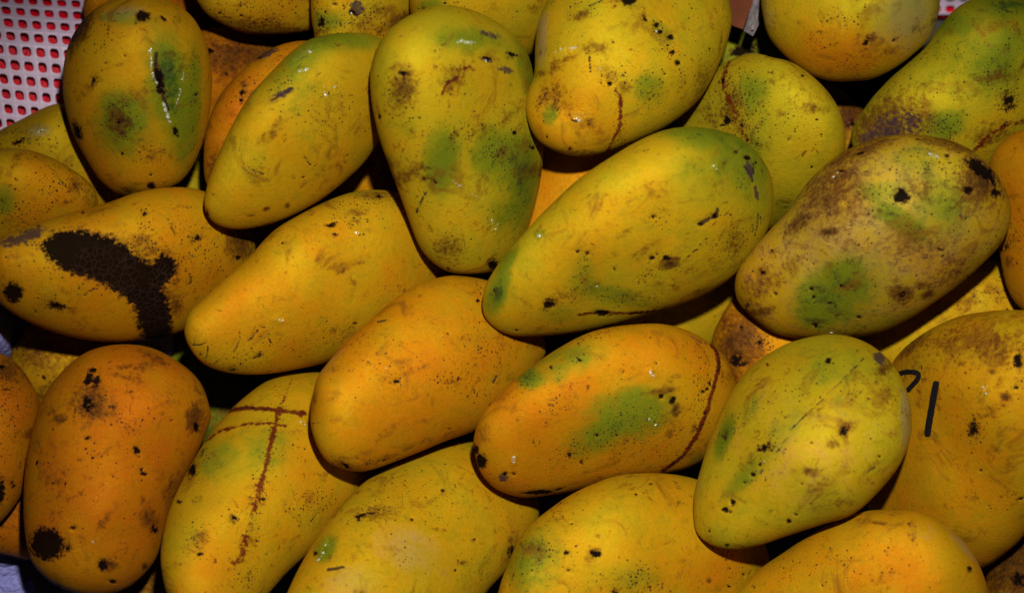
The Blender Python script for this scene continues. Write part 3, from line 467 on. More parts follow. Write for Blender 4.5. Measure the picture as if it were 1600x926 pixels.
 29: [('g',1400,10,110,50,0,.3),('p',1420,20,60,60,0,.8),('o',1310,80,80,40,0,.6),('k',1353,64,4,7,20,.85),('b',1360,60,10,8,0,.8),('s',[(1365,58),(1367,64)],3,.5),('d',1275,62,14,8,0,.9),('d',1285,70,8,8,0,.9),('k',1340,24,3,4,0,.7),('d',1310,28,30,10,0,.5),('b',1400,55,10,14,0,.45),('b',1430,45,8,24,10,.5),('b',1370,85,50,20,-25,.5),('b',1210,50,16,40,0,.4),('p',1200,20,16,40,0,.5)],
 30: [('g',1570,60,60,90,0,.4),('g',1490,90,130,90,-20,.38),('poly','u',[(1333,235),(1345,200),(1372,175),(1428,164),(1447,186),(1440,214),(1380,240)],.62),('b',1390,195,60,40,-15,.95),('g',1474,195,30,18,-15,1.05),('d',1470,195,30,20,0,.9),('k',1574,160,13,15,0,.75),('d',1572,158,20,22,0,.8),('r',[(1600,190),(1570,195),(1540,212),(1520,235)],6,.7),('b',1550,208,40,18,-20,.6),('k',1570,193,5,4,0,.7),('g',1568,14,40,14,0,.85),('k',1575,20,5,3,0,.7),('g',1490,40,22,16,0,.5),('g',1555,100,20,30,20,.7),('u',1484,18,26,4,-32,.9),
      ('l',[(1503,143),(1512,150),(1517,162)],2,.6),('d',1500,100,100,80,0,.2),('o',1520,180,80,30,0,.2)],
 31: [('o',1620,330,80,160,0,.5),('k',1586,234,3,2,0,.8),('k',1572,385,4,4,0,.8),('b',1575,410,7,10,0,.7),('d',1580,380,14,50,0,.4),('b',1570,290,16,40,0,.3)],
 32: [('b',1530,470,50,16,-20,.6),('d',1545,455,30,14,0,.8),('o',1430,530,60,30,0,.1),('k',1585,427,4,3,0,.8)],
 33: [('o',1180,540,80,80,0,.5),('b',1160,530,30,40,0,.9),('k',1152,562,9,9,0,.9),('k',1163,568,6,4,0,.9),('d',1180,535,30,20,0,1),('k',1187,534,5,4,0,.8),('b',1140,560,30,50,0,.6)],
 34: [('g',1085,480,120,70,0,.3)],
 35: [('o',890,290,120,90,0,.6)],
 36: [('b',60,550,40,30,0,.5),('b',100,570,40,20,0,.4),('k',70,590,4,5,0,.7)],
 37: [('g',330,605,120,120,0,.9)], 38: [('g',300,270,90,90,0,.4)], 39: [('o',585,270,90,90,0,.3)], 40: [('g',400,380,60,60,0,.35)],
 41: [('b',1325,185,40,30,0,.7),('k',1330,195,10,8,0,.6)], 42: [('g',1170,100,120,70,0,.8),('k',1160,80,25,9,-10,.8)],
 43: [('b',1590,890,50,50,0,.8),('k',1590,905,12,12,0,.8),('d',1580,890,40,40,0,.8)], 44: [('b',240,910,60,60,0,.5)],
}
TONE = {1: .46, 2: .44, 3: .27, 4: .10, 5: .16, 6: .38, 7: .46, 8: .50, 9: .10, 10: .34, 11: .14, 12: .40, 13: .34, 14: .30, 15: .38, 16: .60, 17: .60, 18: .62, 19: .42,
        20: .36, 21: .40, 22: .26, 23: .22, 24: .55, 25: .62, 26: .7, 27: .06, 28: .30, 29: .10, 30: .02, 31: .50, 32: .33, 33: .46, 34: .25, 35: .5, 36: .40, 37: 0, 38: .2, 39: .45,
        40: .2, 41: .5, 42: 0, 43: .6, 44: .4}
# how dull and brown each skin is; gap mangoes browned further as painted shade
DULL = {1: .10, 2: .04, 4: .24, 9: .10, 11: .16, 5: .13, 14: .06, 10: .05, 7: .03, 3: .02, 27: .15, 16: .16, 17: .2, 18: .2, 19: .12, 20: .15, 21: .25, 22: .2, 23: .1, 25: .35, 26: .45, 24: .12, 28: .34, 30: .2, 33: .3, 36: .35, 37: .3, 38: .2,
        39: .3, 40: .1, 41: .4, 42: .3, 43: .5, 44: .4, 32: .12, 29: .05}
LABEL = {
 1: 'upright yellow-orange mango with a split green scar beside the red-holed white basket wall',
 2: 'mango with a large crackled black rot patch lying at the left of the pile',
 3: 'yellow mango with glossy green top and small purple scab, left of the tallest upright mango',
 4: 'upright mango with several green blotches and white sap specks, its tip touching two lower mangoes',
 5: 'big mango at the top centre with orange tip and thin dotted sap line',
 6: 'clean yellow mango with fine black scratches on its tip, right of the rotten black-patched one',
 7: 'smooth orange-yellow mango in the centre of the pile with a faint crease and no green',
 8: 'orange mango with one lime green freckled patch and a dark red ring line',
 9: 'large shiny yellow-green mango at the centre with a dark green tip on its left end',
 10: 'plain yellow mango at the bottom centre with wrinkled olive skin on its left side',
 11: 'pale yellow-green mango with a straight dotted seam line from shoulder to tip',
 12: 'big brown-shouldered mango with black marker writing at the right edge',
 13: 'smooth orange mango cut by the bottom edge under the seam-lined pale one',
 14: 'yellow mango at the bottom edge with pale ripples and a short black dash mark',
 15: 'yellow mango with a long red-brown sap streak crossed by two dark lines',
 16: 'deep orange mango with round black spots standing at the lower left by the paper',
 17: 'orange mango cut by the left edge, beside the deep orange black-spotted one',
 18: 'low orange mango in the lower left corner, behind the white paper edge',
 19: 'yellow mango at the left edge with small green spot, above the rotten black-patched one',
 20: 'greenish mango with whitish wet sap lying right under the red-holed basket wall',
 21: 'brown-freckled dull yellow mango at the top edge, left of the purple-scabbed one',
 22: 'small yellow mango with a purple scab at the top edge between two others',
 23: 'yellow mango at the top edge hidden behind the upright green-blotched one',
 24: 'orange mango with purple bruise half hidden behind the yellow mango with glossy green top',
 25: 'dark orange mango deep in the gap right of the upright split-scarred one',
 26: 'reddish orange mango far back in the top left gap',
 27: 'freckled yellow-green mango with a red-brown sap trail behind the large shiny central one',
 28: 'heavily mottled greyish mango with black scabs and green blotches on the right',
 29: 'mango at the top right with pale green shoulders and a yellow-orange tip pointing down',
 30: 'large green-yellow mango in the top right corner with a purple-brown bruise',
 31: 'plain orange mango cut by the right edge beside the heavily mottled one',
 32: 'yellow mango wedged below the heavily mottled one and above the marker-written one',
 33: 'brown-stained mango in the gap between the mottled one and the lime-patched orange one',
 34: 'yellowish mango deep in the gap under the large shiny central mango',
 35: 'plain orange mango deep between the upright green-blotched mango and the top centre one',
 36: 'dull yellow mango below the rotten black-patched one at the left',
 37: 'dark green mango deep between the orange black-spotted mango and the sap-streaked one',
 38: 'greenish yellow mango showing as a sliver right below the upright split-scarred one',
 39: 'shaded mango deep in the gap below the yellow mango with glossy green top',
 40: 'pale yellow-green mango showing as a speck right of the rotten black-patched one',
 41: 'brown mango deep in the dark gap under the pale-shouldered top right mango',
 42: 'dark green mango in the gap below the brown card flap',
 43: 'dark brown spotted mango in the bottom right corner',
 44: 'shaded mango at the bottom edge between the black-spotted orange mango and the sap-streaked one',
}

# beads of dried sap: mango, x, y, radius
DROPS = [(1,234,82,2.6),(1,236,100,2.0),(1,238,116,2.2),(1,244,130,2.4),(1,255,164,3.0),(1,258,172,3.4),(1,262,183,3.0),(1,265,190,2.2),(1,283,125,1.6),(1,280,140,1.8),(1,277,155,1.6),
         (3,468,114,2.4),(3,477,111,2.8),(3,508,150,2.2),(3,522,138,1.8),(3,484,84,2.8),(4,722,70,3.0),(4,732,72,2.4),(4,758,100,2.2),(4,768,343,1.8),(4,774,358,2.0),(4,778,350,1.4),
         (5,907,186,2.2),(5,903,183,1.6),(5,1024,50,2.0),(5,938,107,1.6),(5,878,78,2.0),(6,556,365,1.8),(6,438,498,1.6),(6,444,499,1.3),(7,605,575,1.3),(8,806,712,2.2),(8,806,720,1.8),(8,1015,584,2.6),(8,1019,588,1.8),
         (8,1013,654,2.0),(8,1023,663,2.2),(9,846,369,3.0),(9,1112,262,1.8),(9,1116,267,1.4),(9,934,446,1.4),(11,1196,720,1.3),(12,1535,608,1.8),(12,1539,618,1.8),(14,514,850,2.0),(14,510,862,2.2),(14,503,873,2.4),
         (15,469,660,2.0),(15,475,664,1.5),(16,146,844,1.4),(20,60,208,2.4),(20,66,204,2.0),(22,549,21,1.8),(28,1450,244,2.4),(28,1460,248,2.2),(28,1304,279,2.2),(28,1310,273,1.8),(28,1299,520,2.6)]
# ------------------------------------------------------------------ mango builder
CH = {'g': 0, 'o': 1, 'b': 2, 'k': 3, 'd': 4, 'r': 5, 'w': 6, 'p': 7, 'u': 8, 's': 9, 'c': 10, 'l': 11}
ATTRS = ('ripeness', 'spots', 'bloom_sheen', 'wounds')
THICK = 1.0


def closed_spline(pts, per):
    P = np.array(pts, float)
    out = []
    for i in range(len(P)):
        p0, p1, p2, p3 = P[i - 1], P[i], P[(i + 1) % len(P)], P[(i + 2) % len(P)]
        t = (np.arange(per) / per)[:, None]
        out.append(.5 * (2 * p1 + (p2 - p0) * t + (2 * p0 - 5 * p1 + 4 * p2 - p3) * t * t + (3 * p1 - p0 - 3 * p2 + p3) * t ** 3))
    q = np.concatenate(out)
    k = max(1, len(q) // 70)
    ker = np.hanning(2 * k + 1) + 1e-3
    ker /= ker.sum()
    ext = np.concatenate([q[-k:], q, q[:k]])
    return np.stack([np.convolve(ext[:, c], ker, 'valid') for c in (0, 1)], 1)


def seg_dist(x, y, pts):
    d = np.full(x.shape, 1e9)
    for (ax, ay), (bx, by) in zip(pts[:-1], pts[1:]):
        vx, vy = bx - ax, by - ay
        t = np.clip(((x - ax) * vx + (y - ay) * vy) / (vx * vx + vy * vy + 1e-9), 0, 1)
        d = np.minimum(d, np.hypot(x - ax - t * vx, y - ay - t * vy))
    return d


def in_poly(x, y, pts):
    c = np.zeros(x.shape, bool)
    for (ax, ay), (bx, by) in zip(pts, pts[1:] + pts[:1]):
        hit = ((ay > y) != (by > y)) & (x < (bx - ax) * (y - ay) / (by - ay + 1e-12) + ax)
        c ^= hit
    return c


def paint(F, x, y, feats):
    for f in feats:
        if f[0] == 'poly':
            pts = f[2]
            d = seg_dist(x, y, pts + pts[:1])
            sd = np.where(in_poly(x, y, pts), d, -d)
            F[:, CH[f[1]]] = np.maximum(F[:, CH[f[1]]], f[3] * np.clip(.5 + sd / 26, 0, 1))
        elif isinstance(f[1], list):
            c, pts, w, a = f
            d = seg_dist(x, y, pts)
            v = a * np.exp(-(d / max(w * .74, 1.45)) ** 2 * .75)
            F[:, CH[c]] = np.maximum(F[:, CH[c]], v)
        else:
            c, cx, cy, rx, ry, deg, a = f
            t = math.radians(deg)
            u = ((x - cx) * math.cos(t) + (y - cy) * math.sin(t)) / rx
            w = (-(x - cx) * math.sin(t) + (y - cy) * math.cos(t)) / ry
            q = np.hypot(u, w)
            if c == 'k':           # hard blotch: a linear cone, cut in the shader with noise
                v = np.clip(a * (1.12 - .62 * q), 0, 1.1)
            else:
                v = a * (np.exp(-q ** 3 * .6) if c == 'g' else np.exp(-q ** 2.4 * .8))
            if c == 'o':
                F[:, 1] += v * (1 if abs(a) >= .3 and cx > 700 and cy < 250 else .4)
            elif c == 'g':         # green patches build up without running past full
                F[:, 0] = 1 - (1 - np.minimum(F[:, 0], .999)) * (1 - min(a, 1.25) / 1.25 * v / a) if a > .99 else F[:, 0] + v * (1 - np.minimum(F[:, 0], 1))
            else:
                F[:, CH[c]] = np.maximum(F[:, CH[c]], v)


class Frame:
    """the plane through one mango, square to the line of sight at its centre"""
    def __init__(self, outline, pose):
        q = closed_spline(outline, max(6, 420 // len(outline)))
        c = q.mean(0)
        z, self.tx, self.ty = pose
        r = ray(np.array(c[0]), np.array(c[1]))
        self.rc = r / np.linalg.norm(r)
        self.C = CAM + r * (DIST - z * S)
        self.R = np.linalg.norm(self.C - CAM)
        self.ez = -self.rc
        ex = RGT - self.rc * RGT.dot(self.rc)
        self.ex = ex / np.linalg.norm(ex)
        self.ey = np.cross(self.ez, self.ex)
        self.unit = self.R / FPX / r.dot(FWD) * np.linalg.norm(r) / np.linalg.norm(r)
        self.out = self.to_local(q)

    def to_local(self, p):
        p = np.asarray(p, float)
        d = ray(p[:, 0], p[:, 1])
        X = CAM + d * (self.R / (d @ self.rc))[:, None]
        return np.stack([(X - self.C) @ self.ex, (X - self.C) @ self.ey], 1)

    def to_px(self, x, y):
        v = self.C + x[:, None] * self.ex + y[:, None] * self.ey - CAM
        w = v @ FWD
        return 800 + FPX * (v @ RGT) / w, 463 - FPX * (v @ UPV) / w

    def matrix(self):
        a, b, c, l = self.ex, self.ey, self.ez, self.C
        return Matrix(((a[0], b[0], c[0], l[0]), (a[1], b[1], c[1], l[1]), (a[2], b[2], c[2], l[2]), (0, 0, 0, 1)))


def mango(i, ns, nf, nb):
    fr = Frame(OUT[i], POSE[i])
    q = fr.out
    c = q.mean(0)
    _, _, vt = np.linalg.svd(q - c)
    ax = vt[0]
    ay = np.array([-ax[1], ax[0]])
    a, b = (q - c) @ ax, (q - c) @ ay
    i0, i1, n = a.argmin(), a.argmax(), len(q)
    c1 = [(i0 + k) % n for k in range((i1 - i0) % n + 1)]
    c2 = [(i0 - k) % n for k in range((i0 - i1) % n + 1)]
    u = np.linspace(0, 1, ns)
    s = a.min() + (a.max() - a.min()) * (1 - np.cos(math.pi * u)) / 2

    def side(ch):
        return np.interp(s, np.maximum.accumulate(a[ch]) + np.arange(len(ch)) * 1e-9, b[ch])
    l, r = side(c1), side(c2)
    if (r - l).mean() < 0:
        l, r = r, l
    mid, w = (l + r) / 2, np.maximum((r - l) / 2, 0)
    # theta: dense on the side seen, coarser at the back
    th = np.concatenate([np.linspace(-.12, math.pi + .12, nf, endpoint=False),
                         np.linspace(math.pi + .12, 2 * math.pi - .12, nb, endpoint=False)])
    nt = len(th)
    SS, TT = np.meshgrid(np.arange(1, ns - 1), th, indexing='ij')
    SS = SS.ravel(); TT = TT.ravel()
    lat = mid[SS] + w[SS] * np.cos(TT)
    dep = THICK * w[SS] * np.sin(TT)
    al = s[SS]
    al = np.concatenate([al, [s[0], s[-1]]])
    lat = np.concatenate([lat, [mid[0], mid[-1]]])
    dep = np.concatenate([dep, [0, 0]])
    rng = np.random.RandomState(100 + i)
    # soft dents and swellings over the faces, fading out at the silhouette
    f = np.zeros_like(al)
    for _ in range(9):
        kx, ky, ph = rng.uniform(-130, 130), rng.uniform(-130, 130), rng.uniform(0, 6.28)
        f += np.sin(al * kx + lat * ky + ph) / 9
    dep = dep * (1 + .085 * f)
    x = c[0] + al * ax[0] + lat * ay[0]
    y = c[1] + al * ax[1] + lat * ay[1]
    z = dep + fr.tx * x - fr.ty * y
    faces = []
    m = ns - 2
    idx = np.arange(m * nt).reshape(m, nt)
    A, B = idx[:-1], idx[1:]
    quads = np.stack([A, np.roll(A, -1, 1), np.roll(B, -1, 1), B], -1).reshape(-1, 4)
    p0, p1 = m * nt, m * nt + 1
    t0 = np.stack([np.full(nt, p0), np.roll(idx[0], -1), idx[0]], -1)
    t1 = np.stack([np.full(nt, p1), idx[-1], np.roll(idx[-1], -1)], -1)
    loops = np.concatenate([quads.ravel(), t0.ravel(), t1.ravel()])
    sizes = np.concatenate([np.full(len(quads), 4), np.full(2 * nt, 3)])
    me = bpy.data.meshes.new('mango')
    me.vertices.add(len(x)); me.loops.add(len(loops)); me.polygons.add(len(sizes))
    me.vertices.foreach_set('co', np.stack([x, y, z], -1).astype(np.float32).ravel())
    me.loops.foreach_set('vertex_index', loops.astype(np.int32))
    starts = np.concatenate([[0], np.cumsum(sizes)[:-1]])
    me.polygons.foreach_set('loop_start', starts.astype(np.int32))
    me.update(calc_edges=True)
    me.validate()
    bm = bmesh.new(); bm.from_mesh(me); bmesh.ops.recalc_face_normals(bm, faces=bm.faces); bm.to_mesh(me); bm.free()
    me.shade_smooth()
    # marks: on the seen side as traced, on the hidden side scattered
    px, py = fr.to_px(x, y)
    F = np.zeros((len(x), 12))
    paint(F, px, py, FEAT.get(i, []))
    # small unrecorded wear: smears, nicks and hairline scratches
    r2 = np.random.RandomState(900 + i)
    wear = []
    lo, hi = np.array(OUT[i]).min(0), np.array(OUT[i]).max(0)
    for _ in range(9):
        x0, y0 = r2.uniform(lo, hi)
        wear.append(('b', x0, y0, r2.uniform(10, 38), r2.uniform(4, 14), r2.uniform(-60, 20), r2.uniform(.3, .65)))
    for _ in range(9):
        x0, y0 = r2.uniform(lo, hi)
        wear.append(('k', x0, y0, r2.uniform(1.6, 4), r2.uniform(1.6, 3.4), r2.uniform(0, 90), r2.uniform(.55, .85)))
    for _ in range(5):
        x0, y0 = r2.uniform(lo, hi)
        a0, ln = r2.uniform(-1.2, .6), r2.uniform(8, 26)
        mx, my = x0 + .5 * ln * math.cos(a0) + r2.uniform(-2, 2), y0 + .5 * ln * math.sin(a0) + r2.uniform(-2, 2)
        wear.append(('l', [(x0, y0), (mx, my), (x0 + ln * math.cos(a0), y0 + ln * math.sin(a0))], 1.9, r2.uniform(.4, .62)))
    for _ in range(3):
        x0, y0 = r2.uniform(lo, hi)
        wear.append(('d', x0, y0, r2.uniform(10, 30), r2.uniform(8, 18), r2.uniform(0, 90), r2.uniform(.3, .6)))
    paint(F, px, py, wear)
    seen = 1 / (1 + np.exp(-dep / .002))
    Bk = np.zeros_like(F)
    cx, cy = px.mean(), py.mean()
    hx, hy = np.ptp(px) / 2, np.ptp(py) / 2
    extra = []
    for k in range(9):
        extra.append((rng.choice(list('gbkddbo')), cx + rng.uniform(-.8, .8) * hx, cy + rng.uniform(-.8, .8) * hy,
                      rng.uniform(6, 40), rng.uniform(6, 40), rng.uniform(0, 180), rng.uniform(.4, .8)))
    paint(Bk, px, py, extra)
    F = F * seen[:, None] + Bk * (1 - seen[:, None])
    F[:, 1] += TONE[i]
    F[:, 2] += DULL.get(i, 0)
    F[:, 4] *= 1.15
    # rot sinks in, sap-burn scars stand a little proud
    sink = -.0011 * np.clip(F[:, 3], 0, 1) ** 2 + .0003 * np.clip(F[:, 5], 0, 1)
    z = z + sink * np.clip(dep / .012, 0, 1)
    me.vertices.foreach_set('co', np.stack([x, y, z], -1).astype(np.float32).ravel())
    me.update()
    for k, nm in enumerate(ATTRS):
        at_ = me.attributes.new(nm, 'FLOAT_VECTOR', 'POINT')
        at_.data.foreach_set('vector', F[:, 3 * k:3 * k + 3].astype(np.float32).ravel())
    me.materials.append(SKIN)
    o = bpy.data.objects.new('mango', me)
    COL.objects.link(o)
    o.matrix_world = fr.matrix()
    tag(o, LABEL[i], 'mango', 'ripe mangoes heaped in the basket')
    return o, fr, (px, py, x, y, z, dep)


FRONT = {11, 13, 28, 5, 9, 10, 8, 4, 3, 7, 14, 6, 15, 2, 16, 12, 1}
MID = {29, 31, 19, 17, 20, 23, 27, 30, 22, 21, 24, 33, 43, 32, 18, 25, 36}
MANGO = {}
for i in ORDER:
    res = (210, 116, 30) if i in FRONT else ((130, 76, 22) if i in MID else (80, 50, 18))
    MANGO[i] = mango(i, *res)


# ------------------------------------------------------------------ marker writing on the brown-shouldered mango
def pen_stroke(i, pts, width):
    o, fr, (px, py, x, y, z, dep) = MANGO[i]
    sel = dep > 0
    X, Y, Z = x[sel], y[sel], z[sel]
    P = closed_line(pts, 5)
    L = fr.to_local(P)
    wl = width * S / 2
    verts, faces = [], []
    nseg = 7

    def height(u, v):
        d2 = (X - u) ** 2 + (Y - v) ** 2
        k = np.argpartition(d2, 6)[:6]
        wgt = 1 / (d2[k] + 1e-9)
        return (Z[k] * wgt).sum() / wgt.sum()
    rng = np.random.RandomState(len(pts))
    n = len(L)
    for k in range(n):
        t = L[min(k + 1, n - 1)] - L[max(k - 1, 0)]
        t /= np.linalg.norm(t) + 1e-12
        nn = np.array([-t[1], t[0]])
        e = min(k, n - 1 - k)
        ww = wl * (.55 if e == 0 else .9 if e == 1 else 1) * (1 + rng.uniform(-.05, .05))
        for j in range(nseg):
            f = j / (nseg - 1) * 2 - 1
            p = L[k] + nn * ww * f
            verts.append((p[0], p[1], height(p[0], p[1]) + .00022 + .00018 * (1 - f * f)))
    for k in range(n - 1):
        for j in range(nseg - 1):
            q = k * nseg + j
            faces.append((q, q + 1, q + nseg + 1, q + nseg))
    return mesh_obj('pen_stroke', verts, faces, INK, o)


def closed_line(pts, per):
    P = np.array([pts[0]] + list(pts) + [pts[-1]], float)
    out = []
    for i in range(1, len(P) - 2):
        p0, p1, p2, p3 = P[i - 1:i + 3]
        t = (np.arange(per) / per)[:, None]
        out.append(.5 * (2 * p1 + (p2 - p0) * t + (2 * p0 - 5 * p1 + 4 * p2 - p3) * t * t + (3 * p1 - p0 - 3 * p2 + p3) * t ** 3))
    out.append(P[-2:-1])
    return np.concatenate(out)


pen_stroke(12, [(1465, 598), (1461, 618), (1457, 640), (1453, 662), (1450, 682)], 10.5)
pen_stroke(12, [(1395, 598), (1401, 588), (1411, 584), (1424, 583), (1436, 586), (1436, 594), (1428, 603), (1418, 613)], 8)


# ------------------------------------------------------------------ beads of sap sitting on the skins
def surface(i, px, py):
    o, fr, (vx, vy, x, y, z, dep) = MANGO[i]
    l = fr.to_local([(px, py)])[0]
    d2 = (x - l[0]) ** 2 + (y - l[1]) ** 2 + np.where(dep > 0, 0, 1)
    k = np.argpartition(d2, 24)[:24]
    A = np.stack([x[k] - l[0], y[k] - l[1], np.ones(24)], 1)
    s, *_ = np.linalg.lstsq(A, z[k], rcond=None)
    n = Vector((-s[0], -s[1], 1)).normalized()
    return Vector((l[0], l[1], s[2])), n


rd = random.Random(11)
for i, px, py, r in DROPS:
    pos, nrm = surface(i, px, py)
    rr = r * S * .9
    bm = bmesh.new()
    bmesh.ops.create_icosphere(bm, subdivisions=2, radius=rr)
    ph = rd.uniform(0, 6)
    for v in bm.verts:
        k = 1 + .25 * math.sin(v.co.x / rr * 2.1 + ph) * math.sin(v.co.y / rr * 1.7 + ph * 2)
        v.co.x *= k * rd.uniform(.97, 1.03); v.co.y *= k * 1.35; v.co.z *= .5
    q = nrm.to_track_quat('Z', 'Y')
    bm.transform(Matrix.Translation(pos) @ q.to_matrix().to_4x4() @ Matrix.Rotation(rd.uniform(0, 6.28), 4, 'Z'))
    me = bpy.data.meshes.new('sap_drop')
    bm.to_mesh(me); bm.free()
    me.shade_smooth()
    me.materials.append(SAP)
    dr = bpy.data.objects.new('sap_drop', me)
    COL.objects.link(dr)
    dr.parent = MANGO[i][0]


# ------------------------------------------------------------------ basket: perforated white wall, red sheet behind it
basket = bpy.data.objects.new('basket', None)
COL.objects.link(basket)
basket.location = at(np.array(700.), np.array(200.), np.array(-360.))
tag(basket, 'white plastic basket with rounded holes standing behind and around the mangoes', 'basket')
BI = Matrix.Translation(-basket.location)


def to_basket(pts):
    return [tuple(np.asarray(p) - np.array(basket.location)) for p in pts]


def wall_px(u, v):
    """basket-wall coordinates to (photo x, photo y, depth): it curls away at the rim and round the left corner"""
    x = u + .16 * (v - 100) * math.exp(-max(u, 0) / 300)
    y = v + 46 * (1 - math.exp(-(u + 150) / 160)) - 34
    z = -150 - .10 * max(u - 150, 0) + .10 * (150 - min(u, 150))
    top = 92 - v
    if top > 0:
        y += .0013 * top * top
        z -= .006 * top * top
    if u > 300:
        z -= 40
    return x, y, z


rngw = random.Random(4)
wv, wf = [], []
PU, PV = 21.5, 23.5
TH = 5.0
ucount = int(1900 / PU)
for iu in range(ucount):
    for iv in range(-9, 9):
        u0, v0 = -160 + iu * PU, iv * PV
        if u0 > 330 and v0 > -10:
            continue
        cu, cv = u0 + PU / 2, v0 + PV / 2
        outer = [(-.5, -.5), (0, -.5), (.5, -.5), (.5, 0), (.5, .5), (0, .5), (-.5, .5), (-.5, 0)]
        hw, hh = .325 * PU * rngw.uniform(.95, 1.05), .33 * PV * rngw.uniform(.95, 1.05)
        inner = []
        for k in range(16):
            a = -math.pi * .75 + k * math.pi / 8
            ca, sa = math.cos(a), math.sin(a)
            rr = (abs(ca) ** 3.4 + abs(sa) ** 3.4) ** (-1 / 3.4)
            inner.append((ca * rr * hw, sa * rr * hh))
        base = len(wv)
        for dz in (0, -TH):
            for ox, oy in outer:
                x, y, z = wall_px(cu + ox * PU, cv + oy * PV)
                wv.append(at(np.array(x), np.array(y), np.array(z + dz)))
            for ix, iy in inner:
                bulge = 1.5
                x, y, z = wall_px(cu + ix, cv + iy)
                wv.append(at(np.array(x), np.array(y), np.array(z + dz + (-bulge if dz == 0 else 0))))
        for side in (0, 24):
            o_, i_ = base + side, base + side + 8
            for k in range(8):
                k2 = (k + 1) % 8
                f1 = (o_ + k, o_ + k2, i_ + (2 * k + 2) % 16, i_ + 2 * k + 1, i_ + 2 * k)
                wf.append(f1 if side == 0 else f1[::-1])
        for k in range(16):
            k2 = (k + 1) % 16
            wf.append((base + 8 + k, base + 8 + k2, base + 32 + k2, base + 32 + k))
w = mesh_obj('perforated_wall', to_basket(wv), wf, WHITE, basket, smooth=False)
bm = bmesh.new(); bm.from_mesh(w.data)
bmesh.ops.remove_doubles(bm, verts=bm.verts, dist=2e-5)
bmesh.ops.recalc_face_normals(bm, faces=bm.faces)
bm.to_mesh(w.data); bm.free()

# basket floor and the other sides, under the heap
fv = []
corners = [(-330, -120), (1930, -120), (1930, 1180), (-330, 1180)]
for z in (-420, -430):
    for cxy in corners:
        fv.append(at(np.array(float(cxy[0])), np.array(float(cxy[1])), np.array(float(z))))
mesh_obj('floor_panel', to_basket(fv), [(0, 1, 2, 3), (7, 6, 5, 4), (0, 4, 5, 1), (1, 5, 6, 2), (2, 6, 7, 3), (3, 7, 4, 0)], GAPSHADE, basket, smooth=False)


def side_panel(p, q):
    vv = []
    for (x, y), ins in ((p, 0), (q, 0), (q, 1), (p, 1)):
        k = 1 + .012 * ins
        for z in (-418, -120):
            vv.append(at(np.array(800 + (x - 800) * k), np.array(463 + (y - 463) * k), np.array(float(z))))
    f = [(0, 2, 3, 1), (2, 4, 5, 3), (4, 6, 7, 5), (6, 0, 1, 7), (1, 3, 5, 7), (0, 6, 4, 2)]
    mesh_obj('side_panel', to_basket(vv), f, WHITE, basket, smooth=False)


side_panel((-330, -118), (-330, 1178))
side_panel((1930, -118), (1930, 1178))
side_panel((-328, 1180), (1928, 1180))

# red sheet behind the holes: wavy
rv, rf = [], []
NU, NV = 120, 26
for a in range(NU):
    for b in range(NV):
        u, v = -200 + a * 18, -230 + b * 18
        x, y, z = wall_px(u, v)
        z -= 26 + 7 * math.sin(u * .11 + v * .05) + 6 * math.sin(v * .16 - u * .03)
        rv.append(at(np.array(x), np.array(y), np.array(z)))
for a in range(NU - 1):
    for b in range(NV - 1):
        if -200 + a * 18 > 330 and -230 + b * 18 > -14:
            continue
        q = a * NV + b
        rf.append((q, q + 1, q + NV + 1, q + NV))
ro = mesh_obj('red_sheet', rv, rf, RED)
sm = ro.modifiers.new('thickness', 'SOLIDIFY'); sm.thickness = .0008
tag(ro, 'glossy red plastic sheet showing through the holes of the white basket wall', 'plastic sheet')

# ------------------------------------------------------------------ crumpled white paper at the lower left
rng = np.random.RandomState(8)
waves = [(rng.uniform(-.16, .16), rng.uniform(-.16, .16), rng.uniform(0, 6.28), rng.uniform(.5, 1.4)) for _ in range(26)]
pv, pf = [], []
NX, NY = 110, 150
for a in range(NX):
    for b in range(NY):
        u, v = a / (NX - 1), b / (NY - 1)
        x = -170 + u * 440
        y = 420 + v * 620
        e = min(1, max(0, (y - 845) / 60))
        z = -262 + 75 * e * e * (3 - 2 * e) + 175 * math.exp(-((y - 525) / 42) ** 2) / (1 + math.exp((x - 22) / 9))
        for kx, ky, ph, am in waves:
            z += am * math.sin(kx * x + ky * y + ph)
        ridge = abs(math.sin((x * .45 + y * .9) * .085 + .6 * math.sin(x * .05)))
        z += 3.5 * ridge
        pv.append(at(np.array(x), np.array(y), np.array(z)))
for a in range(NX - 1):
    for b in range(NY - 1):
        q = a * NY + b
        pf.append((q, q + NY, q + NY + 1, q + 1))
po = mesh_obj('paper_liner', pv, pf, PAPER)
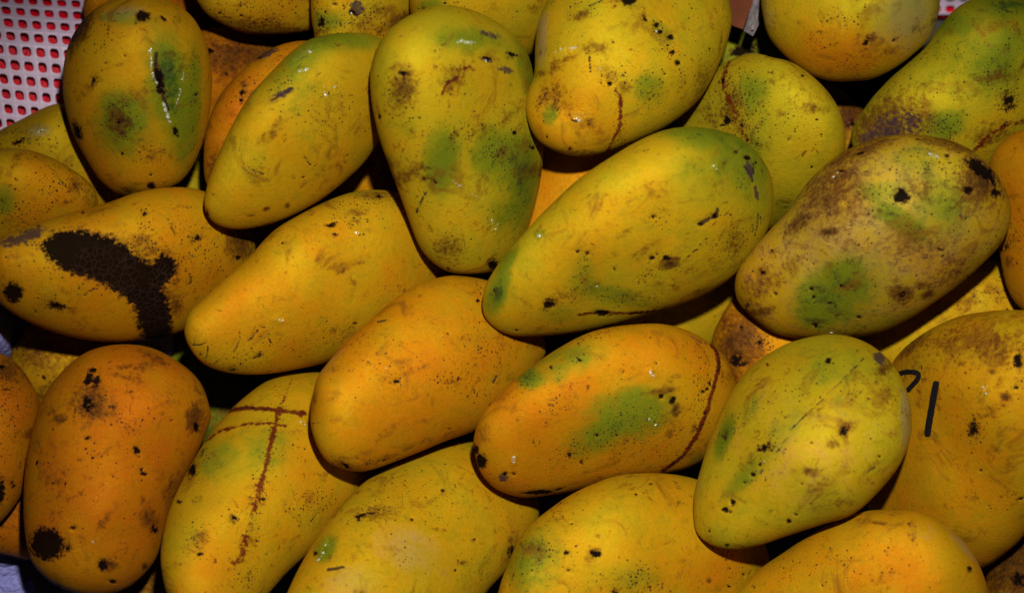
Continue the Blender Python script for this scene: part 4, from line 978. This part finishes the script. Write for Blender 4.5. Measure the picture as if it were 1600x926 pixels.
sm = po.modifiers.new('thickness', 'SOLIDIFY'); sm.thickness = .0004
tag(po, 'crumpled white paper lining the basket under the mangoes at the lower left', 'paper')

# ------------------------------------------------------------------ brown card flap at the top
card = bpy.data.objects.new('card_flap', None)
COL.objects.link(card)
card.location = at(np.array(1170.), np.array(30.), np.array(-110.))
tag(card, 'brown cardboard flap with a grey torn edge sticking out between the top mangoes', 'cardboard')


def prism(name, near, far_dz, mat):
    """polygon (x, y, z) list with thickness behind it"""
    n = len(near)
    P = [at(np.array(float(x)), np.array(float(y)), np.array(float(z))) for x, y, z in near]
    P += [at(np.array(float(x)), np.array(float(y)), np.array(float(z - far_dz))) for x, y, z in near]
    P = [tuple(p - np.array(card.location)) for p in P]
    f = [tuple(range(n)), tuple(range(2 * n - 1, n - 1, -1))] + [(k, k + n, (k + 1) % n + n, (k + 1) % n) for k in range(n)]
    o = mesh_obj(name, P, f, mat, card, smooth=False)
    bm = bmesh.new(); bm.from_mesh(o.data); bmesh.ops.recalc_face_normals(bm, faces=bm.faces); bm.to_mesh(o.data); bm.free()
    return o


prism('card_face', [(1110, -130, -110), (1215, -130, -100), (1178, -2, -96), (1161, 46, -94), (1146, 41, -98), (1120, 20, -104)], 8, CARD)
edge = []
rc = random.Random(2)
L0, L1 = [], []
for k in range(15):
    t = k / 14
    L0.append((1219 - 56.5 * t ** 1.0 + rc.uniform(-.6, .6), -130 + 178 * t, -97))
    L1.append((1247 - 69 * t + rc.uniform(-1.6, 1.6), -130 + 187 * t, -112))
prism('torn_edge', L0 + L1[::-1], 8, CARDEDGE)
prism('edge_ply', [(p[0] + 11, p[1] - 1, p[2] + 2.5) for p in L0] + [(p[0] + 15, p[1] - 1, p[2] + 1) for p in L0][::-1], 7, CARDEDGE)

# ------------------------------------------------------------------ the table the basket leans on
tb = mesh_obj('tabletop', [(-3, -3, 0), (3, -3, 0), (3, 3, 0), (-3, 3, 0)], [(0, 1, 2, 3)], WOOD, smooth=False)
tag(tb, kind='structure')
